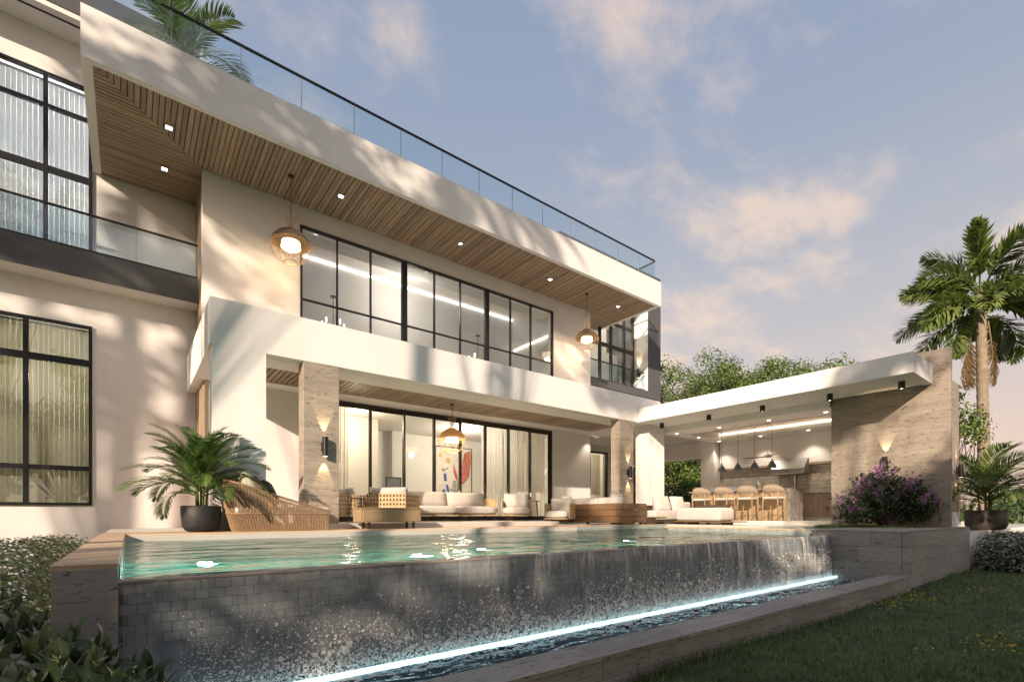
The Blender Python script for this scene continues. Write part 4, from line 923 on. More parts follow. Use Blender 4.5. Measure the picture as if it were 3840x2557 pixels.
# rattan lounge by the left column: tall back at the left, sinking towards the foot
def rattan_lounge():
    t = thing('rattan_lounge', 'rattan daybed with sloping woven sides and throw pillows by the left column', 'daybed', (2.1, 9.54, DECK), local=True)
    L0, L1, hw = -.78, .82, .335
    rim = []
    for i in range(41):   # plan outline: open at the foot (right), round back at the left
        s = i / 40
        if s < .36: u = s / .36; p = (L1 - u * (L1 - L0 - .3), -hw); 
        elif s > .64: u = (1 - s) / .36; p = (L1 - u * (L1 - L0 - .3), hw)
        else:
            a = -math.pi / 2 - (s - .36) / .28 * math.pi; p = (L0 + .3 + .3 * math.cos(a) * 1.0, hw * math.sin(a))
        k = (L1 - p[0]) / (L1 - L0); z = .35 + .52 * max(0, k) ** 1.1
        rim.append((p[0] - .09 * k, p[1] * (1 + .06 * k), z))
    MB().tube(rim, .017, 8).build('rim', 'rattan', t)
    strands = MB(); mid = []
    n = 230
    for i in range(n + 1):
        f = i / n * 40; a = min(int(f), 39); q = [rim[a][k] * (1 - (f - a)) + rim[a + 1][k] * (f - a) for k in range(3)]
        b = (q[0] * .97 + .02 * (q[0] < 0), q[1] * .97, .30); c = (q[0] * .90 + .06, q[1] * .9, .0); mid.append(b)
        strands.tube([tuple(q), b, c], .0048 if i % 3 else .008, 4)
    strands.build('woven_side', 'rattan', t)
    MB().tube(mid, .012, 6).build('seat_rail', 'rattan', t)
    MB().tube([(L1 * .97 + .0, -hw * .97, .3), (L1 * .97, hw * .97, .3)], .014, 6).build('foot_rail', 'rattan', t)
    foot = MB()
    for i in range(22):
        y = -hw * .95 + i * hw * 1.9 / 21; foot.tube([(L1 * .97, y, .30), (L1 * .93, y * .95, 0)], .006, 4)
    foot.build('foot_weave', 'rattan', t)
    for sx, sy in ((-.5, -1), (.45, -1), (-.5, 1), (.45, 1)): MB().tube([(sx, sy * hw * .93, .3), (sx, sy * hw * .86, 0)], .018, 8).build('leg', 'rattan_light', t)
    rbox(t, 'mattress', 'cushion', L0 + .06, L1 + .01, -hw + .03, hw - .03, .30, .42, .05, 3)
    cushion(t, 'pillow_print', (-.50, -.08, .80), (.17, .46, .50), (0, R(-22), R(12)), 'pillow'); cushion(t, 'pillow_brown', (-.32, -.12, .73), (.15, .42, .44), (0, R(-26), R(-10)), 'pillow')
    cushion(t, 'pillow_dark', (-.12, .05, .68), (.15, .42, .44), (0, R(-24), R(-22)), 'pillow'); cushion(t, 'pillow_dark', (-.36, .16, .74), (.14, .38, .40), (0, R(-20), R(10)), 'pillow')
rattan_lounge()
# wooden sectional: plank box back with cream cushions, an L round the right column
t = thing('sectional_sofa', 'brown plank backed sectional sofa with cream cushions before the right column', 'sofa', (11.8, 10.4, DECK))
SX, SY = 11.28, 9.28
for k in range(3):
    z = DECK + .055 + k * .195
    part(t, 'back_plank', 'teak_y', (SX, SX + .04, SY + .04, 12.28, z, z + .185), bevel=.004); part(t, 'end_plank', 'teak_x', (SX, SX + 1.15, SY, SY + .04, z, z + .185), bevel=.004)
part(t, 'seat_box', 'plank_dark', (SX + .042, SX + .64, SY + .042, 12.26, DECK + .05, DECK + .36), (SX + .64, SX + 1.13, SY + .042, SY + .56, DECK + .05, DECK + .36))
for x, y in ((SX + .06, SY + .1), (SX + .06, 12.1), (SX + 1.0, SY + .1), (SX + .06, 10.7)): part(t, 'foot', 'bronze_metal', (x, x + .06, y, y + .06, DECK, DECK + .055))
rbox_w = lambda name, mat, x0, x1, y0, y1, z0, z1, r=.05: rbox(t, name, mat, x0 - t.location[0], x1 - t.location[0], y0 - t.location[1], y1 - t.location[1], z0 - t.location[2], z1 - t.location[2], r, 3)
for a, b in ((SY + .1, 10.3), (10.32, 11.3), (11.32, 12.24)): rbox_w('back_cushion', 'cushion', SX + .05, SX + .24, a, b, DECK + .42, DECK + .82, .07)
rbox_w('seat_cushion', 'cushion', SX + .25, SX + .64, SY + .1, 12.24, DECK + .36, DECK + .52)
for (y, r_) in ((9.75, 8), (10.6, -10), (11.9, 5)):
    o = cushion(t, 'cushion' if r_ > 0 else 'pillow_print', (SX + .33 - 11.8, y - 10.4, .74), (.13, .42, .36), (0, R(-12), R(r_)), 'pillow')
# sofa facing the pool in front of the white pillar
t = thing('sofa', 'cream sofa with two square pillows in front of the white pillar', 'sofa', (14.1, 9.55, DECK))
part(t, 'base', 'plank_dark', (12.75, 15.3, 9.25, 9.9, DECK + .06, DECK + .14)); 
rbox_w('seat_cushion', 'cushion', 12.78, 13.98, 9.2, 9.85, DECK + .14, DECK + .43); rbox_w('seat_cushion', 'cushion', 13.99, 15.26, 9.2, 9.85, DECK + .14, DECK + .43)
rbox_w('backrest', 'cushion', 13.55, 15.6, 9.78, 9.92, DECK + .3, DECK + .74); part(t, 'back_board', 'plank_dark', (12.8, 13.5, 9.84, 9.9, DECK + .14, DECK + .60))
for x, r_ in ((13.72, -4), (14.62, 3)): cushion(t, 'cushion', (x - 14.1, 9.66 - 9.55, .66), (.72, .2, .50), (R(-14), 0, R(r_)), 'pillow', .5)
part(t, 'leg', 'bronze_metal', (12.8, 12.86, 9.3, 9.36, DECK, DECK + .06), (15.2, 15.26, 9.3, 9.36, DECK, DECK + .06), (12.8, 12.86, 9.8, 9.86, DECK, DECK + .06), (15.2, 15.26, 9.8, 9.86, DECK, DECK + .06))
t = thing('ottoman', 'big rounded cream ottoman on a low wooden base', 'ottoman', (13.85, 8.2, DECK))
part(t, 'base', 'teak_y', (13.42, 14.35, 7.15, 9.0, DECK + .07, DECK + .10)); part(t, 'runner', 'teak_x', (13.5, 14.2, 7.5, 7.56, DECK, DECK + .07), (13.5, 14.2, 8.6, 8.66, DECK, DECK + .07))
rbox(t, 'cushion', 'cushion', -.42, .42, -.72, .78, .10, .50, .10, 4)
t = thing('coffee_table', 'low wooden table wedge between the sectional and the ottoman', 'coffee table', (13.0, 9.2, DECK))
part(t, 'table_top', 'oak_x', (12.46, 13.30, 9.17, 9.45, DECK + .20, DECK + .24), bevel=.004); part(t, 'leg', 'plank_dark', (12.5, 12.75, 9.2, 9.4, DECK, DECK + .2))
t = thing('tray_table', 'dark wooden tray table standing behind the ottoman', 'tray', (14.6, 8.4, DECK))
part(t, 'board', 'plank_dark', (14.55, 14.75, 7.9, 8.75, DECK + .48, DECK + .60), bevel=.005); part(t, 'leg', 'plank_dark', (14.6, 14.7, 8.0, 8.08, DECK, DECK + .48), (14.6, 14.7, 8.55, 8.63, DECK, DECK + .48))
# bar stools
def bar_stool(label, loc, rot):
    t = thing('bar_stool', label, 'bar stool', loc, rot, 'bar stools at the kitchen island', local=True)
    legs = [(-.22, -.22), (-.22, .22), (.20, -.22), (.20, .22)]
    for x, y in legs:
        top = .88 if x < 0 else .80
        MB().tube([(x * 1.12, y * 1.1, 0), (x, y, .68), (x * (1.05 if x < 0 else .95), y * 1.04, top)], [.016, .022, .016], 8).build('leg', 'oak_o', t, smooth=True)
    rbox(t, 'seat', 'cushion', -.23, .23, -.23, .23, .66, .73, .035, 3)
    st = MB()
    for a, b in (((-.24, -.235), (-.24, .235)), ((.215, -.235), (.215, .235)), ((-.24, -.235), (.215, -.235)), ((-.24, .235), (.215, .235))): st.tube([(*a, .30), (*b, .30)], .012, 6)
    st.build('foot_rest', 'oak_o', t)
    # woven barrel back: curved band of vertical cords, highest in the middle
    bk = MB(); n = 44; hoop = []; hoop2 = []
    for i in range(n + 1):
        a = R(95 + 170 * i / n); c = math.cos(a); s = math.sin(a); k = max(0, -c) ** .6
        x, y = .02 + .30 * c, .30 * s; zt = .885 + .20 * k; zb = .865 - .03 * k
        hoop.append((x, y, zt)); hoop2.append((x, y, zb)); bk.tube([(x, y, zb), (x * 1.06, y * 1.06, (zt + zb) / 2), (x, y, zt)], .0135, 5)
    bk.build('woven_back', 'rope', t, smooth=True); MB().tube(hoop, .017, 6).tube(hoop2, .014, 6).build('back_rim', 'rope', t, smooth=True)
    for s in (-1, 1): MB().tube([(-.02, s * .3, .875), (.2, s * .27, .84)], [.02, .026], 8).build('armrest', 'rope', t, smooth=True)
for y, lab in ((6.9, 'nearest to the stone end of the island'), (7.71, 'second from the stone end of the island'), (8.48, 'third from the stone end of the island'), (9.29, 'farthest from the stone end, before the trees')):
    bar_stool('woven back bar stool ' + lab, (15.5, y, FLOOR), R(random.uniform(-5, 5)))
# island, cabinets, hood
t = thing('kitchen_island', 'kitchen island with wooden front and dark mottled stone end', 'kitchen island', (16.5, 8.3, FLOOR))
part(t, 'carcass', 'plank_dark', (16.03, 16.9, 6.75, 10.0, FLOOR, .80)); part(t, 'stone_end', 'island_stone', (15.98, 16.96, 6.64, 6.75, FLOOR, .84), bevel=.004)
part(t, 'worktop', 'island_stone', (15.85, 16.96, 6.752, 10.02, .80, .84), bevel=.003)
y = 6.76
while y < 9.95: part(t, 'front_board', 'oak_z', (16.01 - random.uniform(0, .003), 16.03, y, y + .125, FLOOR + .002, .795)); y += .13
part(t, 'raised_ledge', 'grey_enamel', (16.6, 16.75, 8.0, 9.9, .84, .99))
tp = thing('kitchen_tap', 'curved chrome tap on the kitchen island', 'tap', (16.6, 7.85, .84))
MB().tube([(16.6, 7.85, .84), (16.6, 7.85, 1.08), (16.58, 7.85, 1.13), (16.53, 7.85, 1.14), (16.49, 7.85, 1.1), (16.48, 7.85, 1.03)], .016, 8).build('spout', 'chrome', tp, smooth=True); MB().tube([(16.6, 7.85, .9), (16.6, 7.93, .94)], .01, 6).build('handle', 'chrome', tp)
t = thing('base_cabinets', 'beige base cabinets along the kitchen back wall', 'cabinet', (17.75, 7.2, FLOOR))
part(t, 'plinth', 'white_plastic', (17.52, 18.09, 4.46, 9.9, FLOOR, FLOOR + .1)); part(t, 'carcass', 'cabinet', (17.48, 18.09, 4.46, 9.9, FLOOR + .1, .70)); part(t, 'worktop', 'island_stone', (17.44, 18.09, 4.46, 9.92, .70, .738), bevel=.003)
y = 4.48
while y < 9.8: part(t, 'door', 'cabinet', (17.462, 17.48, y, y + .59, FLOOR + .12, .69), bevel=.003); y += .6
t = thing('range_hood', 'brushed metal range hood on the tiled kitchen wall', 'range hood', (17.8, 7.35, 1.43))
MB().extrude_y([(17.5, 1.43), (18.05, 1.43), (18.05, 1.93), (17.82, 1.93), (17.5, 1.57)], 6.85, 7.9).build('canopy', 'hood_metal', t, bevel=.008); part(t, 'rim', 'steel', (17.49, 18.05, 6.84, 7.91, 1.40, 1.43)); part(t, 'vent_pipe', 'steel', (17.98, 18.05, 7.3, 7.35, .74, 1.4))
lg = MB()
for i in range(4): lg.box(17.494, 17.499, 7.40 - i * .022, 7.415 - i * .022, 1.515, 1.533)
for i in range(7): lg.box(17.494, 17.499, 7.44 - i * .026, 7.457 - i * .026, 1.478, 1.495)
lg.build('badge', 'black_metal', t)
for i, y in enumerate((9.08, 8.5, 7.93, 7.37)):
    x = 16.4; zb = 1.55; t = thing('kitchen_pendant', f'grey metal cone pendant over the island, {ordinal(3 - i)} from the range hood side', 'pendant lamp', (x, y, zb), 0, 'grey cone pendants over the island')
    MB().lathe([(.14, 0), (.137, .01), (.12, .07), (.075, .16), (.045, .205), (.0, .21)], (x, y, zb), 24).build('shade', 'grey_enamel', t, smooth=True); MB().lathe([(.045, .19), (.03, .22), (.025, .28), (.0, .29)], (x, y, zb), 12).build('cap', 'brass', t); MB().tube([(x, y, zb + .28), (x, y, 3.04)], .008, 6).build('rod', 'brass', t)
    MB().lathe([(0, .03), (.11, .02)], (x, y, zb), 16).build('diffuser', 'lamp_warm', t); spot('pendant_spot', (x, y, zb + .01), (0, 0, -1), 12, 110, blend=.6)
t = thing('ceiling_fan', 'ceiling fan with long wooden blades under the kitchen tray ceiling', 'ceiling fan', (16.8, 7.68, 1.95))
MB().tube([(16.8, 7.68, 2.0), (16.8, 7.68, 3.04)], .016, 8).build('rod', 'white_plastic', t); MB().lathe([(0, .08), (.05, .07), (.12, .03), (.13, -.02), (.06, -.05), (0, -.05)], (16.8, 7.68, 1.97), 24).build('motor', 'chrome', t, smooth=True)
for k in range(3):
    a = R(100 + 120 * k) ; c, s = math.cos(a), math.sin(a); f = lambda u, w, z: (16.8 + c * u - s * w, 7.68 + s * u + c * w, 1.95 + z)
    b = MB(); prof = [(.1, .05), (.3, .075), (.6, .06), (.78, .02)]; n = len(prof)
    b.v = [f(u, -w, -.01) for u, w in prof] + [f(u, w, .012) for u, w in prof] + [f(u, -w, -.002) for u, w in prof] + [f(u, w, .02) for u, w in prof]
    for i in range(n - 1): b.f += [(i, i + n, i + n + 1, i + 1), (i + 2 * n, i + 1 + 2 * n, i + 1 + 3 * n, i + 3 * n), (i, i + 1, i + 1 + 2 * n, i + 2 * n), (i + n, i + 3 * n, i + 1 + 3 * n, i + 1 + n)]
    b.build('blade', 'oak_x', t)
# chandelier tips in the upper room, framed panel in the living room
for i, x in enumerate((4.72, 9.83)):
    t = thing('chandelier', ('slim chandelier seen low in the left part of the upper window', 'slim chandelier seen low in the middle of the upper window')[i], 'chandelier', (x, 14.6, 6.0), 0, 'slim chandeliers in the upper room')
    MB().tube([(x, 14.6, 5.5), (x, 14.6, 6.4)], .012, 6).lathe([(0, 0), (.09, 0), (.09, .02), (0, .02)], (x, 14.6, 6.4), 16).tube([(x, 14.6, 6.4), (x, 14.6, 8.12)], .003, 4).build('stem', 'bronze_metal', t)
    for k in range(5):
        a = 1.256 * k; MB().tube([(x, 14.6, 5.52), (x + .32 * math.cos(a), 14.6 + .32 * math.sin(a), 5.55)], .008, 5).build('arm', 'bronze_metal', t); MB().tube([(x + .32 * math.cos(a), 14.6 + .32 * math.sin(a), 5.55), (x + .32 * math.cos(a), 14.6 + .32 * math.sin(a), 5.68)], .018, 8).build('candle_light', 'lamp_white', t)
t = thing('floor_easel', 'dark leaning panel seen through the middle glass door', 'panel', (7.2, 16.0, FLOOR))
part(t, 'panel', 'grey_enamel', (7.0, 7.5, 16.0, 16.04, FLOOR + .1, 1.3)); part(t, 'frame', 'black_metal', (6.97, 7.0, 15.98, 16.06, FLOOR, 1.33), (7.5, 7.53, 15.98, 16.06, FLOOR, 1.33), (7.0, 7.5, 15.98, 16.06, 1.3, 1.33))

# ================================================================== PLANTS
def frond_mesh(name, L, n, ll, droop, width, mat, fold=.55, fwd=.75, bush=0, seed=1, stem=.14, sag=.5, r0=.014):
    """one palm frond along +x: rachis bending down by droop (radians) plus n pairs of leaflets; bush > 0 sets leaflets all round (plume)"""
    rd = random.Random(seed); V = []; F = []
    pts = []; p = Vector((0, 0, 0)); N = 24
    for i in range(N + 1):
        t = i / N; a = -droop * t ** 1.4; pts.append((p.copy(), Vector((math.cos(a), 0, math.sin(a))))); p += Vector((math.cos(a), 0, math.sin(a))) * (L / N)
    def at(t): f = t * N; i = min(int(f), N - 1); f -= i; return pts[i][0].lerp(pts[i + 1][0], f), pts[i][1].lerp(pts[i + 1][1], f).normalized()
    st = MB().tube([q[0] for q in pts[::3]], [r0 * (1 - .85 * k / 8) for k in range(9)], 5); V += st.v; F += st.f
    side = Vector((0, 1, 0))
    for i in range(n):
        t = stem + (1 - stem) * (i + .5) / n; q, d = at(t); up = side.cross(d) * -1
        prof = math.sin(math.pi * min(1, .18 + .82 * (t - stem) / (1 - stem))) ** .55
        for s in (-1, 1):
            l = ll * max(.25, prof) * rd.uniform(.88, 1.1)
            if bush: roll = rd.uniform(-1, 1) * bush
            else: roll = rd.uniform(-.12, .12) + fold * .6
            fw = fwd * rd.uniform(.85, 1.15) + .5 * (t - stem)
            out = (side * s * math.cos(roll) + up * math.sin(roll)); dr = (out + d * fw).normalized()
            w = width * rd.uniform(.8, 1.15); nrm = dr.cross(up if abs(dr.dot(up)) < .9 else side).normalized()
            m1 = q + dr * l * .35; m2 = q + dr * l * .7 - Vector((0, 0, sag * l * .12)); tip = q + dr * l - Vector((0, 0, sag * l * .42))
            b = len(V); V += [tuple(q), tuple(m1 + nrm * w), tuple(m1 - nrm * w), tuple(m2 + nrm * w * .8), tuple(m2 - nrm * w * .8), tuple(tip)]
            F += [(b, b + 2, b + 1), (b + 1, b + 2, b + 4, b + 3), (b + 3, b + 4, b + 5)]
    me = bpy.data.meshes.new(name); me.from_pydata(V, [], F); me.materials.append(M[mat]); return me
def frond(parent, me, loc, az, pitch, roll=0, s=1.0, name='frond'):
    o = bpy.data.objects.new(name, me); col.objects.link(o); o.parent = parent; o.location = loc; o.rotation_mode = 'XYZ'
    o.rotation_euler = (roll, -pitch, az); o.scale = (s, s, s); return o
areca = [frond_mesh('frond', 1.25, 46, .36, 1.0 + .28 * k, .013, 'palm_leaf', .5, .8, seed=k, sag=.5) for k in range(4)]
areca_l = [frond_mesh('frond', 1.25, 34, .42, 1.3 + .3 * k, .012, 'palm_leaf_light', .5, .8, seed=k + 9, sag=.45) for k in range(3)]
def potted_palm(label, loc, s, pot_prof, pot_mat, meshes, nf, zpot, seed, stems=7, reach=1.0, group='potted palms'):
    t = thing('potted_palm', label, 'potted palm', loc, 0, group, local=True); rd = random.Random(seed)
    MB().lathe(pot_prof, n=40).build('pot', pot_mat, t, smooth=True); R0 = pot_prof[-1][0]
    MB().lathe([(0, zpot - .03), (R0 * .96, zpot - .035)], n=24).build('soil', 'soil', t)
    for k in range(stems):
        a = rd.uniform(0, 6.28); r0 = R0 * .3 * rd.random(); h = rd.uniform(.35, .62) * s
        MB().tube([(r0 * math.cos(a), r0 * math.sin(a), zpot - .05), (r0 * 1.6 * math.cos(a), r0 * 1.6 * math.sin(a), zpot + h)], [.022 * s, .014 * s], 6).build('stem', 'palm_leaf_light', t)
    for k in range(nf):
        az = 2.399 * k + rd.uniform(-.3, .3); u = (k + .5) / nf; pitch = R(88 - 66 * u ** .9 + rd.uniform(-7, 7))
        frond(t, meshes[k % len(meshes)], (.05 * math.cos(az), .05 * math.sin(az), zpot + (.58 - .42 * u) * s), az, pitch, rd.uniform(-.35, .35), s * rd.uniform(.85, 1.12) * (1.05 - .2 * (1 - u)) * reach)
    return t
potted_palm('lush areca palm in a black pot beside the rattan daybed', (.94, 9.60, DECK), 1.0, [(0, 0), (.17, 0), (.23, .03), (.268, .10), (.285, .22), (.29, .42), (.275, .43), (.27, .38)], 'pot_dark', areca, 36, .42, 3, reach=.86)
potted_palm('areca palm in a wide bronze bowl on the right terrace', (19.3, 2.75, -.41), 1.25, [(0, 0), (.3, 0), (.40, .03), (.455, .15), (.47, .55), (.45, .56), (.44, .5)], 'pot_bronze', areca_l, 34, .54, 5, reach=1.1)
potted_palm('palm in a grey box planter on the roof terrace behind the glass', (.95, 11.75, RT), 1.0, [(0, 0), (.3, 0), (.32, .05), (.33, .35), (.31, .36), (.3, .3)], 'grey_enamel', [frond_mesh('frond', 1.35, 30, .5, 1.1 + .3 * k, .016, 'palm_leaf', .4, .9, seed=k + 30) for k in range(3)], 17, .35, 9, group='potted palms')

# tall palm at the right
def tall_palm():
    t = thing('palm_tree', 'tall plume palm with two hanging dead fronds at the right edge', 'palm tree', (27.5, 3.95, LAWN), local=True); H = 10.4; pts = []; rs = []
    for i in range(60):
        u = i / 59; pts.append((-.15 * u + .06 * math.sin(u * 5), .1 * u, H * u)); rs.append((.215 - .06 * u) * (1 + .07 * (i % 2)) + .12 * max(0, .06 - u) * 8)
    MB().tube(pts, rs, 14).build('trunk', 'palm_trunk', t, smooth=False)
    fox = [frond_mesh('frond', 3.2, 120, .80, 1.0 + .25 * k, .045, 'palm_leaf_light', 0, .75, bush=2.4, seed=50 + k, stem=.22, sag=.35, r0=.05) for k in range(4)]
    top = Vector((-.15, .1, H)); rd = random.Random(4)
    # right-hand direction of the picture is (0.79, -0.61)
    for k, (a, p, s) in enumerate(((140, 30, 1.0), (160, 8, .95), (128, -8, .9), (150, 50, .95), (-38, 40, 1.0), (-50, 12, 1), (-20, -6, .9), (-65, 28, .95), (80, 72, .95), (50, 55, .9), (230, 62, 1), (250, 20, .95), (20, 12, .9), (100, 15, .95), (200, 15, .95), (-110, 42, .9), (175, 78, .9), (145, 18, .85), (118, 40, .9), (-30, 26, .9), (-55, 52, .9), (10, 40, .85), (155, -16, .85), (-45, -14, .85), (60, 25, .9))):
        hh = top + Vector((0, 0, -.9 + .9 * (p + 10) / 90)); frond(t, fox[k % 4], hh, R(a), R(p), rd.uniform(-.4, .4), s)
    dead = [frond_mesh('dead_frond', 2.6, 60, .62, .25, .02, 'palm_dead', 0, 1.6, bush=2.6, seed=70 + k, stem=.3, sag=.9, r0=.035) for k in range(2)]
    for k, (a, p, s) in enumerate(((142, -78, 1.05), (-40, -80, 1.0), (60, -82, .95))): frond(t, dead[k % 2], top + Vector((.28 * math.cos(R(a)), .28 * math.sin(R(a)), -1.2)), R(a), R(p), 0, s, 'dead_frond')
tall_palm()

# ------------------------------------------------------------------ leaf masses
def leaves(C, Nrm, size, asp=.5, fold=.25, jit=.35):
    """diamond leaves: centres C (n,3), rough normals, sizes -> V, F"""
    n = len(C); u = rng.normal(size=(n, 3)); Nn = Nrm + rng.normal(size=(n, 3)) * jit; Nn /= np.linalg.norm(Nn, axis=1)[:, None] + 1e-9
    u -= (u * Nn).sum(1)[:, None] * Nn; u /= np.linalg.norm(u, axis=1)[:, None] + 1e-9; w = np.cross(Nn, u); s = size[:, None]
    V = np.stack([C - u * s * .5, C + w * s * asp * .5 + Nn * s * fold * .3, C + u * s * .5 - Nn * s * fold * .3, C - w * s * asp * .5 + Nn * s * fold * .3], 1)
    return V.reshape(-1, 3), np.arange(4 * n).reshape(-1, 4)
def crown(centre, radii, nclump, per, clump_r, size, lumpy=.34, hollow=.55, flat=.0, seed=1):
    r = np.random.default_rng(seed); d = r.normal(size=(nclump, 3)); d /= np.linalg.norm(d, axis=1)[:, None]; d[:, 2] = np.where(d[:, 2] < -.45, -d[:, 2], d[:, 2])
    rad = hollow + (1 - hollow) * r.random(nclump) ** .6; rad *= 1 + lumpy * r.normal(size=nclump); cc = d * rad[:, None] * np.array(radii) + np.array(centre)
    k = r.integers(0, nclump, nclump * per); off = r.normal(size=(len(k), 3)); off /= np.linalg.norm(off, axis=1)[:, None]; off *= (r.random(len(k)) ** .45)[:, None] * clump_r
    off[:, 2] *= .7 - flat; C = cc[k] + off; N = off / (np.linalg.norm(off, axis=1)[:, None] + 1e-9) + np.array([0, 0, .6])
    return C, N, size * r.uniform(.7, 1.25, len(k)), cc
def tree(name, label, cat, loc, H, radii, nclump, per, clump_r, size, mat, seed, group, trunk=.22, zc=None, lean=(0, 0), parts=True):
    t = thing(name, label, cat, loc, 0, group); c = (loc[0] + lean[0], loc[1] + lean[1], loc[2] + (zc if zc else H - radii[2]))
    C, N, S, cc = crown(c, radii, nclump, per, clump_r, size, seed=seed); V, F = leaves(C, N, S)
    np_mesh('crown', V, F, mat, t, kind='stuff')
    rd = random.Random(seed); tk = MB(); base = Vector(loc); fork = base.lerp(Vector(c), .45); tk.tube([base, base.lerp(fork, .5) + Vector((rd.uniform(-.2, .2), rd.uniform(-.2, .2), 0)), fork], [trunk, trunk * .8, trunk * .65], 9); tk.build('trunk', 'bark', t)
    lb = MB()
    for k in range(0, nclump, max(1, nclump // 26)):
        e = Vector(cc[k]); mid = fork.lerp(e, .5) + Vector((rd.uniform(-.3, .3), rd.uniform(-.3, .3), rd.uniform(0, .4))); lb.tube([fork, mid, e], [trunk * .35, trunk * .18, trunk * .05], 5)
    lb.build('limbs', 'bark', t); return t
G1 = 'trees beyond the pavilion'
tree('broad_tree', 'broad leafy tree rising behind the pavilion roof', 'tree', (25.4, 13.9, LAWN), 10.0, (4.1, 3.6, 1.9), 120, 240, .8, .14, 'tree_leaf', 11, G1, .3, 7.3)
tree('small_tree', 'light tree top showing above the pavilion roof near its corner', 'tree', (28.5, 9.8, LAWN), 8.6, (2.2, 2.4, 1.6), 40, 100, .8, .2, 'tree_leaf', 12, G1, .2, 7.2)
tree('small_tree', 'thin tree top over the free end of the pavilion roof', 'tree', (27.0, 6.2, LAWN), 7.3, (1.4, 1.6, 1.2), 24, 80, .6, .18, 'tree_leaf', 13, G1, .15, 6.1)
tree('small_tree', 'airy tree peeking out right of the travertine wall', 'tree', (26.5, 4.6, LAWN), 6.2, (1.0, 1.3, 2.0), 18, 70, .55, .18, 'tree_leaf', 14, G1, .15, 4.2)
for k, (x, y, H, rx, lab) in enumerate(((23.5, 15.6, 5.8, 2.1, 'dense green tree seen through the gap beside the white pillar'), (25.5, 12.6, 5.6, 2.0, 'green tree seen between the two pavilion pillars'), (22.3, 13.2, 3.2, 1.5, 'leafy bush with crooked stems behind the bar stools'), (25.6, 17.5, 6.6, 2.6, 'dark tree deep behind the passage'), (21.6, 17.0, 4.2, 1.6, 'dark bush at the end of the passage'), (24.3, 10.7, 4.6, 1.5, 'dark green tree hard by the rear pillar'), (28.8, 15.5, 6.5, 2.6, 'dark backmost tree between the pillars'))):
    tree('garden_tree', lab, 'tree', (x, y, LAWN), H, (rx, rx, H * .43), 60, 130, .7, .17, 'tree_leaf_dark' if k % 2 else 'tree_leaf', 20 + k, 'trees seen through the pavilion', .12, H * .56)
# hedge far right behind the bowl palm
def leaf_block(name, label, cat, box, n, size, mat, seed, group=None, flowers=None, rounded=.35, stems=True, extra=None):
    """clipped mass of leaves: shell-weighted scatter inside a rounded box"""
    x0, x1, y0, y1, z0, z1 = box; r = np.random.default_rng(seed); c = np.array([(x0 + x1) / 2, (y0 + y1) / 2, z0]); h = np.array([(x1 - x0) / 2, (y1 - y0) / 2, z1 - z0])
    P = r.uniform(-1, 1, (n * 3, 3)); P[:, 2] = np.abs(P[:, 2]); q = (np.abs(P) ** 4).sum(1) ** .25; q2 = q * (1 + .06 * np.sin(P[:, 0] * h[0] * 5 + seed) + .06 * np.sin(P[:, 1] * h[1] * 6) + .04 * r.normal(size=len(P)))
    P = P[(q2 < 1) & (r.random(len(P)) < np.clip((q2 - .3) / .6, .06, 1))][:n]; C = P * h + c; N = P * np.array([1, 1, 1.3]) + np.array([0, 0, .3]); S = size * r.uniform(.6, 1.3, len(P))
    t = thing(name, label, cat, (c[0], c[1], z0), 0, group); V, F = leaves(C, N, S); np_mesh('foliage', V, F, mat, t, kind='stuff')
    if flowers:
        fm, nf, fs = flowers; k = np.argsort(-(q2[:len(P)] if False else (np.abs(P) ** 4).sum(1)))[:nf * 2]; k = r.choice(k, nf, replace=False); V, F = leaves(C[k] + N[k] * .02, N[k], fs * r.uniform(.6, 1.2, nf), .8); np_mesh('blossom', V, F, fm, t, kind='stuff')
    if stems:
        sm = MB()
        for k in range(14): x, y = r.uniform(x0 + .1, x1 - .1), r.uniform(y0 + .1, y1 - .1); sm.tube([(x, y, z0), (x + r.uniform(-.1, .1), y + r.uniform(-.1, .1), z0 + (z1 - z0) * .7)], .012, 5)
        sm.build('stem', 'bark', t)
    return t
leaf_block('hedge', 'loose green hedge behind the bowl palm', 'hedge', (21, 36, 5.0, 7.5, LAWN, .55), 9000, .16, 'tree_leaf', 31, 'hedges')
leaf_block('hedge', 'dark far hedge at the right horizon', 'hedge', (34, 60, 2, 6, LAWN, 1.6), 7000, .3, 'tree_leaf_dark', 32, 'hedges')
leaf_block('flowering_hedge', 'rounded hedge dotted with white flowers before the low white wall', 'hedge', (15.95, 20.0, 1.15, 2.55, LAWN, -.42), 12000, .085, 'hedge_leaf', 33, 'hedges', ('hedge_flower', 3200, .05))
leaf_block('hedge', 'clipped small leaved hedge running along the left side of the pool', 'hedge', (-2.6, -.42, 4.6, 13.9, LAWN, -.37), 26000, .065, 'hedge_leaf', 34, 'hedges', ('hedge_flower', 2600, .035))
# grass strip under the lilac
leaf_block('ground_cover', 'narrow strip of green ground cover at the foot of the lilac', 'ground cover', (13.0, 14.3, 3.0, 5.0, DECK - .01, DECK + .045), 4000, .05, 'grass_blade', 36, None, None, stems=False)

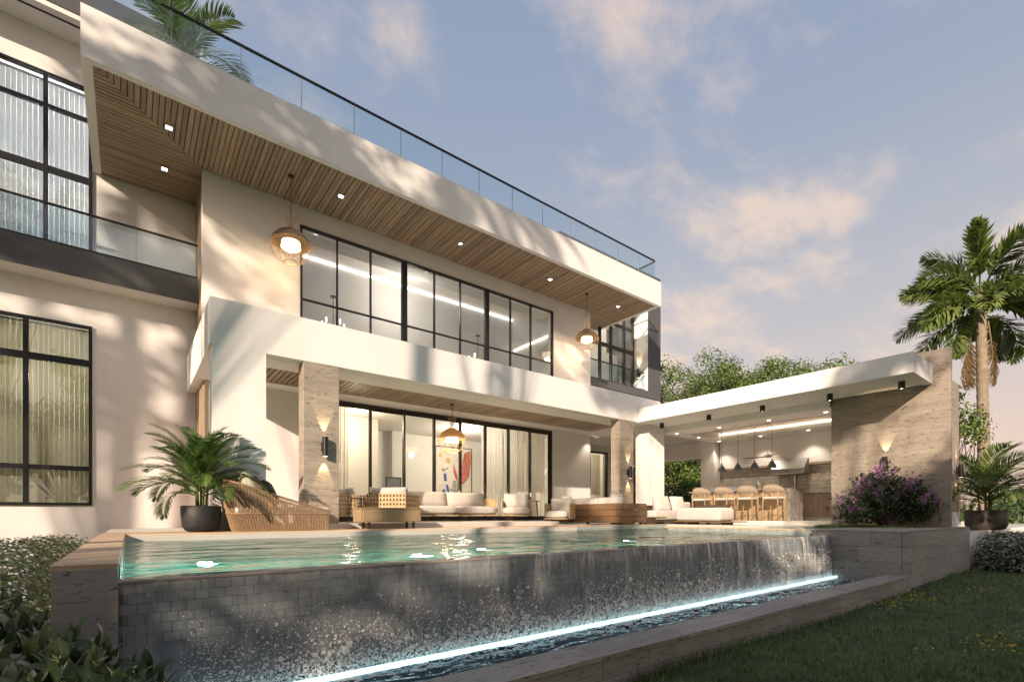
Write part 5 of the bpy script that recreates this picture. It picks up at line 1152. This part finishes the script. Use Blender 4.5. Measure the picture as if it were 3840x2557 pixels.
# broad-leaved shrubs in front, left: long pointed leaves in rosettes; the nearest leaves are pieces
def shrub_leaf_mesh(mat, seed):
    rd = random.Random(seed); V = []; F = []; L, W = .115, .019
    for i in range(5):
        t = i / 4; w = W * math.sin(math.pi * (.06 + .9 * t)) ** .8 if i < 4 else .0005; z = .02 * math.sin(t * 2.4) - .012 * t; V += [(L * t, -w, z + w * .35), (L * t, 0, z), (L * t, w, z + w * .35)]
    for i in range(4):
        b = i * 3; F += [(b, b + 1, b + 4, b + 3), (b + 1, b + 2, b + 5, b + 4)]
    me = bpy.data.meshes.new('leaf'); me.from_pydata(V, [], F); me.materials.append(M[mat]); me.shade_smooth(); return me
lf = [shrub_leaf_mesh('shrub_leaf', k) for k in range(2)]; base_v = np.array([v.co[:] for v in lf[0].vertices]); base_f = np.array([p.vertices[:] for p in lf[0].polygons])
def front_shrub(label, box, nros, seed, npieces):
    r = np.random.default_rng(seed); x0, x1, y0, y1, z0, z1 = box; t = thing('broad_leaved_shrub', label, 'shrub', ((x0 + x1) / 2, (y0 + y1) / 2, z0), 0, 'broad leaved shrubs at the lower left'); b = Vector(t.location)
    items = []
    sm = MB()
    for k in range(nros):
        p = np.array([r.uniform(x0, x1), r.uniform(y0, y1), 0]); edge = min(1, .55 + 1.6 * min((p[0] - x0) / (x1 - x0), (x1 - p[0]) / (x1 - x0), .4)); p[2] = z0 + (z1 - z0) * edge * r.uniform(.55, 1.0) ** .7
        tl = r.normal(0, .35, 2); ax = Vector((tl[0], tl[1], 1)).normalized(); nl = r.integers(6, 10)
        if k % 4 == 0: sm.tube([(p[0] - tl[0] * .1, p[1] - tl[1] * .1, p[2] - .22), tuple(p)], .004, 4)
        for j in range(nl):
            az = 2.4 * j + r.uniform(-.3, .3); el = R(78 - 12 * j * .9 + r.uniform(-12, 12)); q = Quaternion((0, 0, 1), az) @ Quaternion((0, 1, 0), -el); q = ax.to_track_quat('Z', 'Y') @ q; q = q @ Quaternion((1, 0, 0), r.uniform(-.5, .5))
            items.append((Vector(p) - ax * .012 * j, q, r.uniform(.75, 1.5)))
    items.sort(key=lambda it: it[0].length); V = []; F = []
    for i, (p, q, s) in enumerate(items):
        if i < npieces:
            o = bpy.data.objects.new('leaf', lf[i % 2]); col.objects.link(o); o.parent = t; o.location = p - b; o.rotation_mode = 'QUATERNION'; o.rotation_quaternion = q; o.scale = (s, s, s)
        else:
            m = np.array(q.to_matrix()) * s; V.append(base_v @ m.T + np.array(p)); F.append(base_f + 15 * len(F))
    if V: np_mesh('foliage', np.concatenate(V), np.concatenate(F), 'shrub_leaf', t, kind='stuff', smooth=True)
    sm.build('stem', 'bark', t)
front_shrub('big leaved shrub in the lower left corner against the pool block', (-1.15, .16, 2.35, 3.47, LAWN, -.62), 240, 41, 280)
front_shrub('big leaved shrub left of the pool block', (-2.1, -.42, 3.2, 4.9, LAWN, -.40), 300, 42, 200)
front_shrub('low shrub tips at the bottom edge before the overflow wall', (-.55, .62, 1.75, 2.42, LAWN, -.98), 90, 43, 160)

# lilac
def lilac():
    bx, by = 13.75, 3.62; t = thing('lilac_bush', 'purple flowering lilac bush in front of the big travertine wall', 'bush', (bx, by, DECK)); r = np.random.default_rng(8); b = Vector((bx, by, DECK))
    view = Vector((.79, -.61, 0)); tips = []; br = MB()
    for k in range(92):
        s = r.uniform(-1, 1); dpt = r.uniform(-.38, .38); hh = (1.0 - .55 * abs(s) ** 1.7) * r.uniform(.22, 1.0); e = b + view * s * .94 + Vector((.61, .79, 0)) * dpt * .9 + Vector((0, 0, .12 + 1.18 * hh)); e.x = min(e.x, 14.25)
        mid = b.lerp(e, .5) + Vector((0, 0, .08)); br.tube([b + Vector((r.uniform(-.1, .1), r.uniform(-.1, .1), 0)), mid, e], [.016, .009, .004], 5); tips.append(e)
    br.build('branches', 'bark', t)
    C = []
    for e in tips:
        n = 60; o = r.normal(size=(n, 3)) * np.array([.13, .13, .14]); C.append(np.array(e) + o - np.array([0, 0, .06]))
    C = np.concatenate(C); C[:, 0] = np.minimum(C[:, 0], 14.33); C = C[C[:, 2] > DECK + .08]; V, F = leaves(C, C - np.array([bx, by, .2]), .085 * r.uniform(.6, 1.3, len(C)), .6, jit=.6); np_mesh('foliage', V, F, 'lilac_leaf', t, kind='stuff')
    meshes = []
    for m in range(3):      # panicles: cones of tiny florets
        n = 150; h = r.random(n) ** 1.1; rad = .062 * (1 - h) ** .7 + .008; a = r.uniform(0, 6.28, n); P = np.stack([rad * np.cos(a), rad * np.sin(a), h * .2 - .03], 1) * (1 + .1 * r.normal(size=(n, 1))); V, F = leaves(P, P * np.array([1, 1, .3]) + .01, .024 * r.uniform(.7, 1.2, n), .9, jit=.4)
        o = np_mesh('panicle', V, F, 'lilac_flower'); me = o.data; bpy.data.objects.remove(o); meshes.append(me)
    for i, e in enumerate(tips):
        if r.random() < .86:
            o = bpy.data.objects.new('panicle', meshes[i % 3]); col.objects.link(o); o.parent = t; o.location = e - b; d = (e - b + Vector((0, 0, .6))).normalized(); o.rotation_mode = 'QUATERNION'; o.rotation_quaternion = d.to_track_quat('Z', 'Y') @ Quaternion((1, 0, 0), r.uniform(-.3, .3)); s = r.uniform(.95, 1.55); o.scale = (s, s, s)
lilac()

# ------------------------------------------------------------------ grass
def grass():
    r = np.random.default_rng(77); F_ = np.array([.6145, .789]); R_ = np.array([.789, -.6145]); N = 150000
    # even in area out to 10 m, thinner beyond; only where the lawn lies
    x = r.uniform(1.2, 22, N * 2); y = r.uniform(-9, 2.5, N * 2); d = np.hypot(x, y); keep = (r.random(N * 2) < np.clip(4.2 / np.maximum(d, 1), .1, 1) ** 1.6) & ~((x > 10.4) & (y > 2.44) & False)
    x, y, d = x[keep], y[keep], d[keep]; ok = y < 2.43 + np.where(x > 10.6, .09, 0); x, y, d = x[ok], y[ok], d[ok]; n = len(x)
    dens = .5 + .5 * np.sin(x * 1.7 + 2 * np.sin(y)) * np.sin(y * 2.3 + x * .6); h = (.028 + .035 * r.random(n) ** 1.5 + .018 * dens); h = np.where(y > 2.3, h * 1.5, h); w = .0022 + .0009 * d * .35
    a = r.uniform(0, 6.28, n); l = r.uniform(.3, 1.2, n) * h; dx, dy = np.cos(a), np.sin(a); z = LAWN + .02 * np.sin(x * 1.3 + y) + .015 * np.sin(y * 2.1 - x * .7) - .003
    b1 = np.stack([x - dy * w, y + dx * w, z], 1); b2 = np.stack([x + dy * w, y - dx * w, z], 1)
    m1 = np.stack([x + dx * l * .35 - dy * w * .8, y + dy * l * .35 + dx * w * .8, z + h * .65], 1); m2 = np.stack([x + dx * l * .35 + dy * w * .8, y + dy * l * .35 - dx * w * .8, z + h * .65], 1); tp = np.stack([x + dx * l, y + dy * l, z + h], 1)
    V = np.stack([b1, b2, m2, m1, tp], 1).reshape(-1, 3); b = np.arange(n)[:, None] * 5; F = np.concatenate([b + np.array([[0, 1, 2]]), b + np.array([[0, 2, 3]]), b + np.array([[3, 2, 4]])])
    o = np_mesh('grass', V, F, 'grass_blade', kind='stuff'); o['label'] = 'short uneven green grass of the lawn'; o['category'] = 'grass'
    C = []
    for cx_, cy_, k, s in ((9.3, 2.1, 90, .35), (8.6, 2.2, 60, .25), (9.9, 2.25, 30, .2), (6.7, .9, 60, .3), (7.6, .75, 40, .25), (11.5, 1.7, 25, .3), (6.0, 1.25, 14, .15)): C.append(np.stack([cx_ + r.normal(size=k) * s, cy_ + r.normal(size=k) * s * .35, LAWN + .035 + .03 * r.random(k)], 1))
    C = np.concatenate(C); C = C[C[:, 1] < 2.4]; V, F = leaves(C, np.tile([[0, 0, 1.]], (len(C), 1)), .032 * r.uniform(.6, 1.3, len(C)), .8); o = np_mesh('yellow_flowers', V, F, 'yellow_flower', kind='stuff'); o['label'] = 'patches of tiny yellow flowers in the lawn'; o['category'] = 'flowers'
grass()

# ------------------------------------------------------------------ garden trees and palms beside and behind the photographer: they dapple the house
G2 = 'garden trees behind the viewpoint'
for k in range(7):
    x = -13.2 + 3.5 * k; H = 7.0 + .5 * math.sin(k * 2.1)
    tree('garden_tree', f'dense tree of the row behind the viewpoint, {ordinal(k)} from the left', 'tree', (x, -5.2 - .5 * (k % 2), LAWN), H, (2.5, 1.8, H * .43), 70, 95, .9, .34, 'tree_leaf_dark', 80 + k, G2, .2, H * .56)
def on_ray(a, b, y): return (a + 1.5 * y, y, b - .72 * y)      # the point at depth y on the sun ray with x - 1.5 y = a, z + 0.72 y = b
for k, (a, b, y, rx, rz, ncl, per, lab) in enumerate((
        (-13.6, 14.9, 3.5, 3.2, 1.5, 44, 62, 'tall spreading shade tree left of the pool'), (-7.4, 13.7, 2.5, 1.7, .9, 26, 60, 'tall slender shade tree near the viewpoint'),
        (-21.9, 12.7, 6.0, 1.3, 1.4, 24, 60, 'shade tree beside the left wing'), (-2.6, 10.7, -1.0, 1.5, .5, 14, 55, 'flat crowned tree just behind the viewpoint'),
        (8.0, 5.7, -6.0, 1.3, .6, 16, 60, 'flat crowned tree behind the right lawn'), (9.8, 2.5, -7.0, 2.2, .9, 30, 60, 'low crowned tree behind the right lawn'))):
    p = on_ray(a, b, y); dx = -2.6 if k == 0 else 0; tree('shade_tree', lab, 'tree', (p[0] + dx, p[1], LAWN), 0, (rx, rx * .3, rz), ncl, per, .6, .24, 'tree_leaf', 120 + k, G2, .13, p[2] - LAWN, lean=(-dx, 0))
coco = [frond_mesh('frond', 3.1, 46, .75, 1.3 + .3 * k, .035, 'palm_leaf', .2, .8, seed=90 + k, stem=.15, sag=.6, r0=.04) for k in range(3)]
def garden_palm(a, b, y, label, seed, nf=15, s=1.0):
    p = on_ray(a, b, y); t = thing('garden_palm', label, 'palm tree', (p[0], p[1], LAWN), 0, 'garden palms beside the viewpoint', local=True); rd = random.Random(seed); H = p[2] - LAWN
    MB().tube([(.5 * math.sin(u * 1.2) - .5 * math.sin(1.2), 0, H * u) for u in [i / 12 for i in range(13)]], [.2 - .08 * i / 12 for i in range(13)], 9).build('trunk', 'palm_trunk', t)
    for k in range(nf): frond(t, coco[k % 3], (0, 0, H), 2.399 * k + rd.uniform(-.2, .2), R(70 - 75 * (k + .5) / nf), rd.uniform(-.3, .3), s * rd.uniform(.85, 1.1))
garden_palm(-21.3, 17.6, 6.5, 'tallest garden palm by the left wing', 1, 16); garden_palm(-20.2, 14.6, 5.0, 'garden palm between the left wing and the pool', 2, 14, .9)
garden_palm(-9.6, 16.6, 1.5, 'tall garden palm over the left of the pool', 3, 15); garden_palm(-5.4, 8.2, -2.0, 'garden palm close behind the viewpoint', 4, 9, .55)
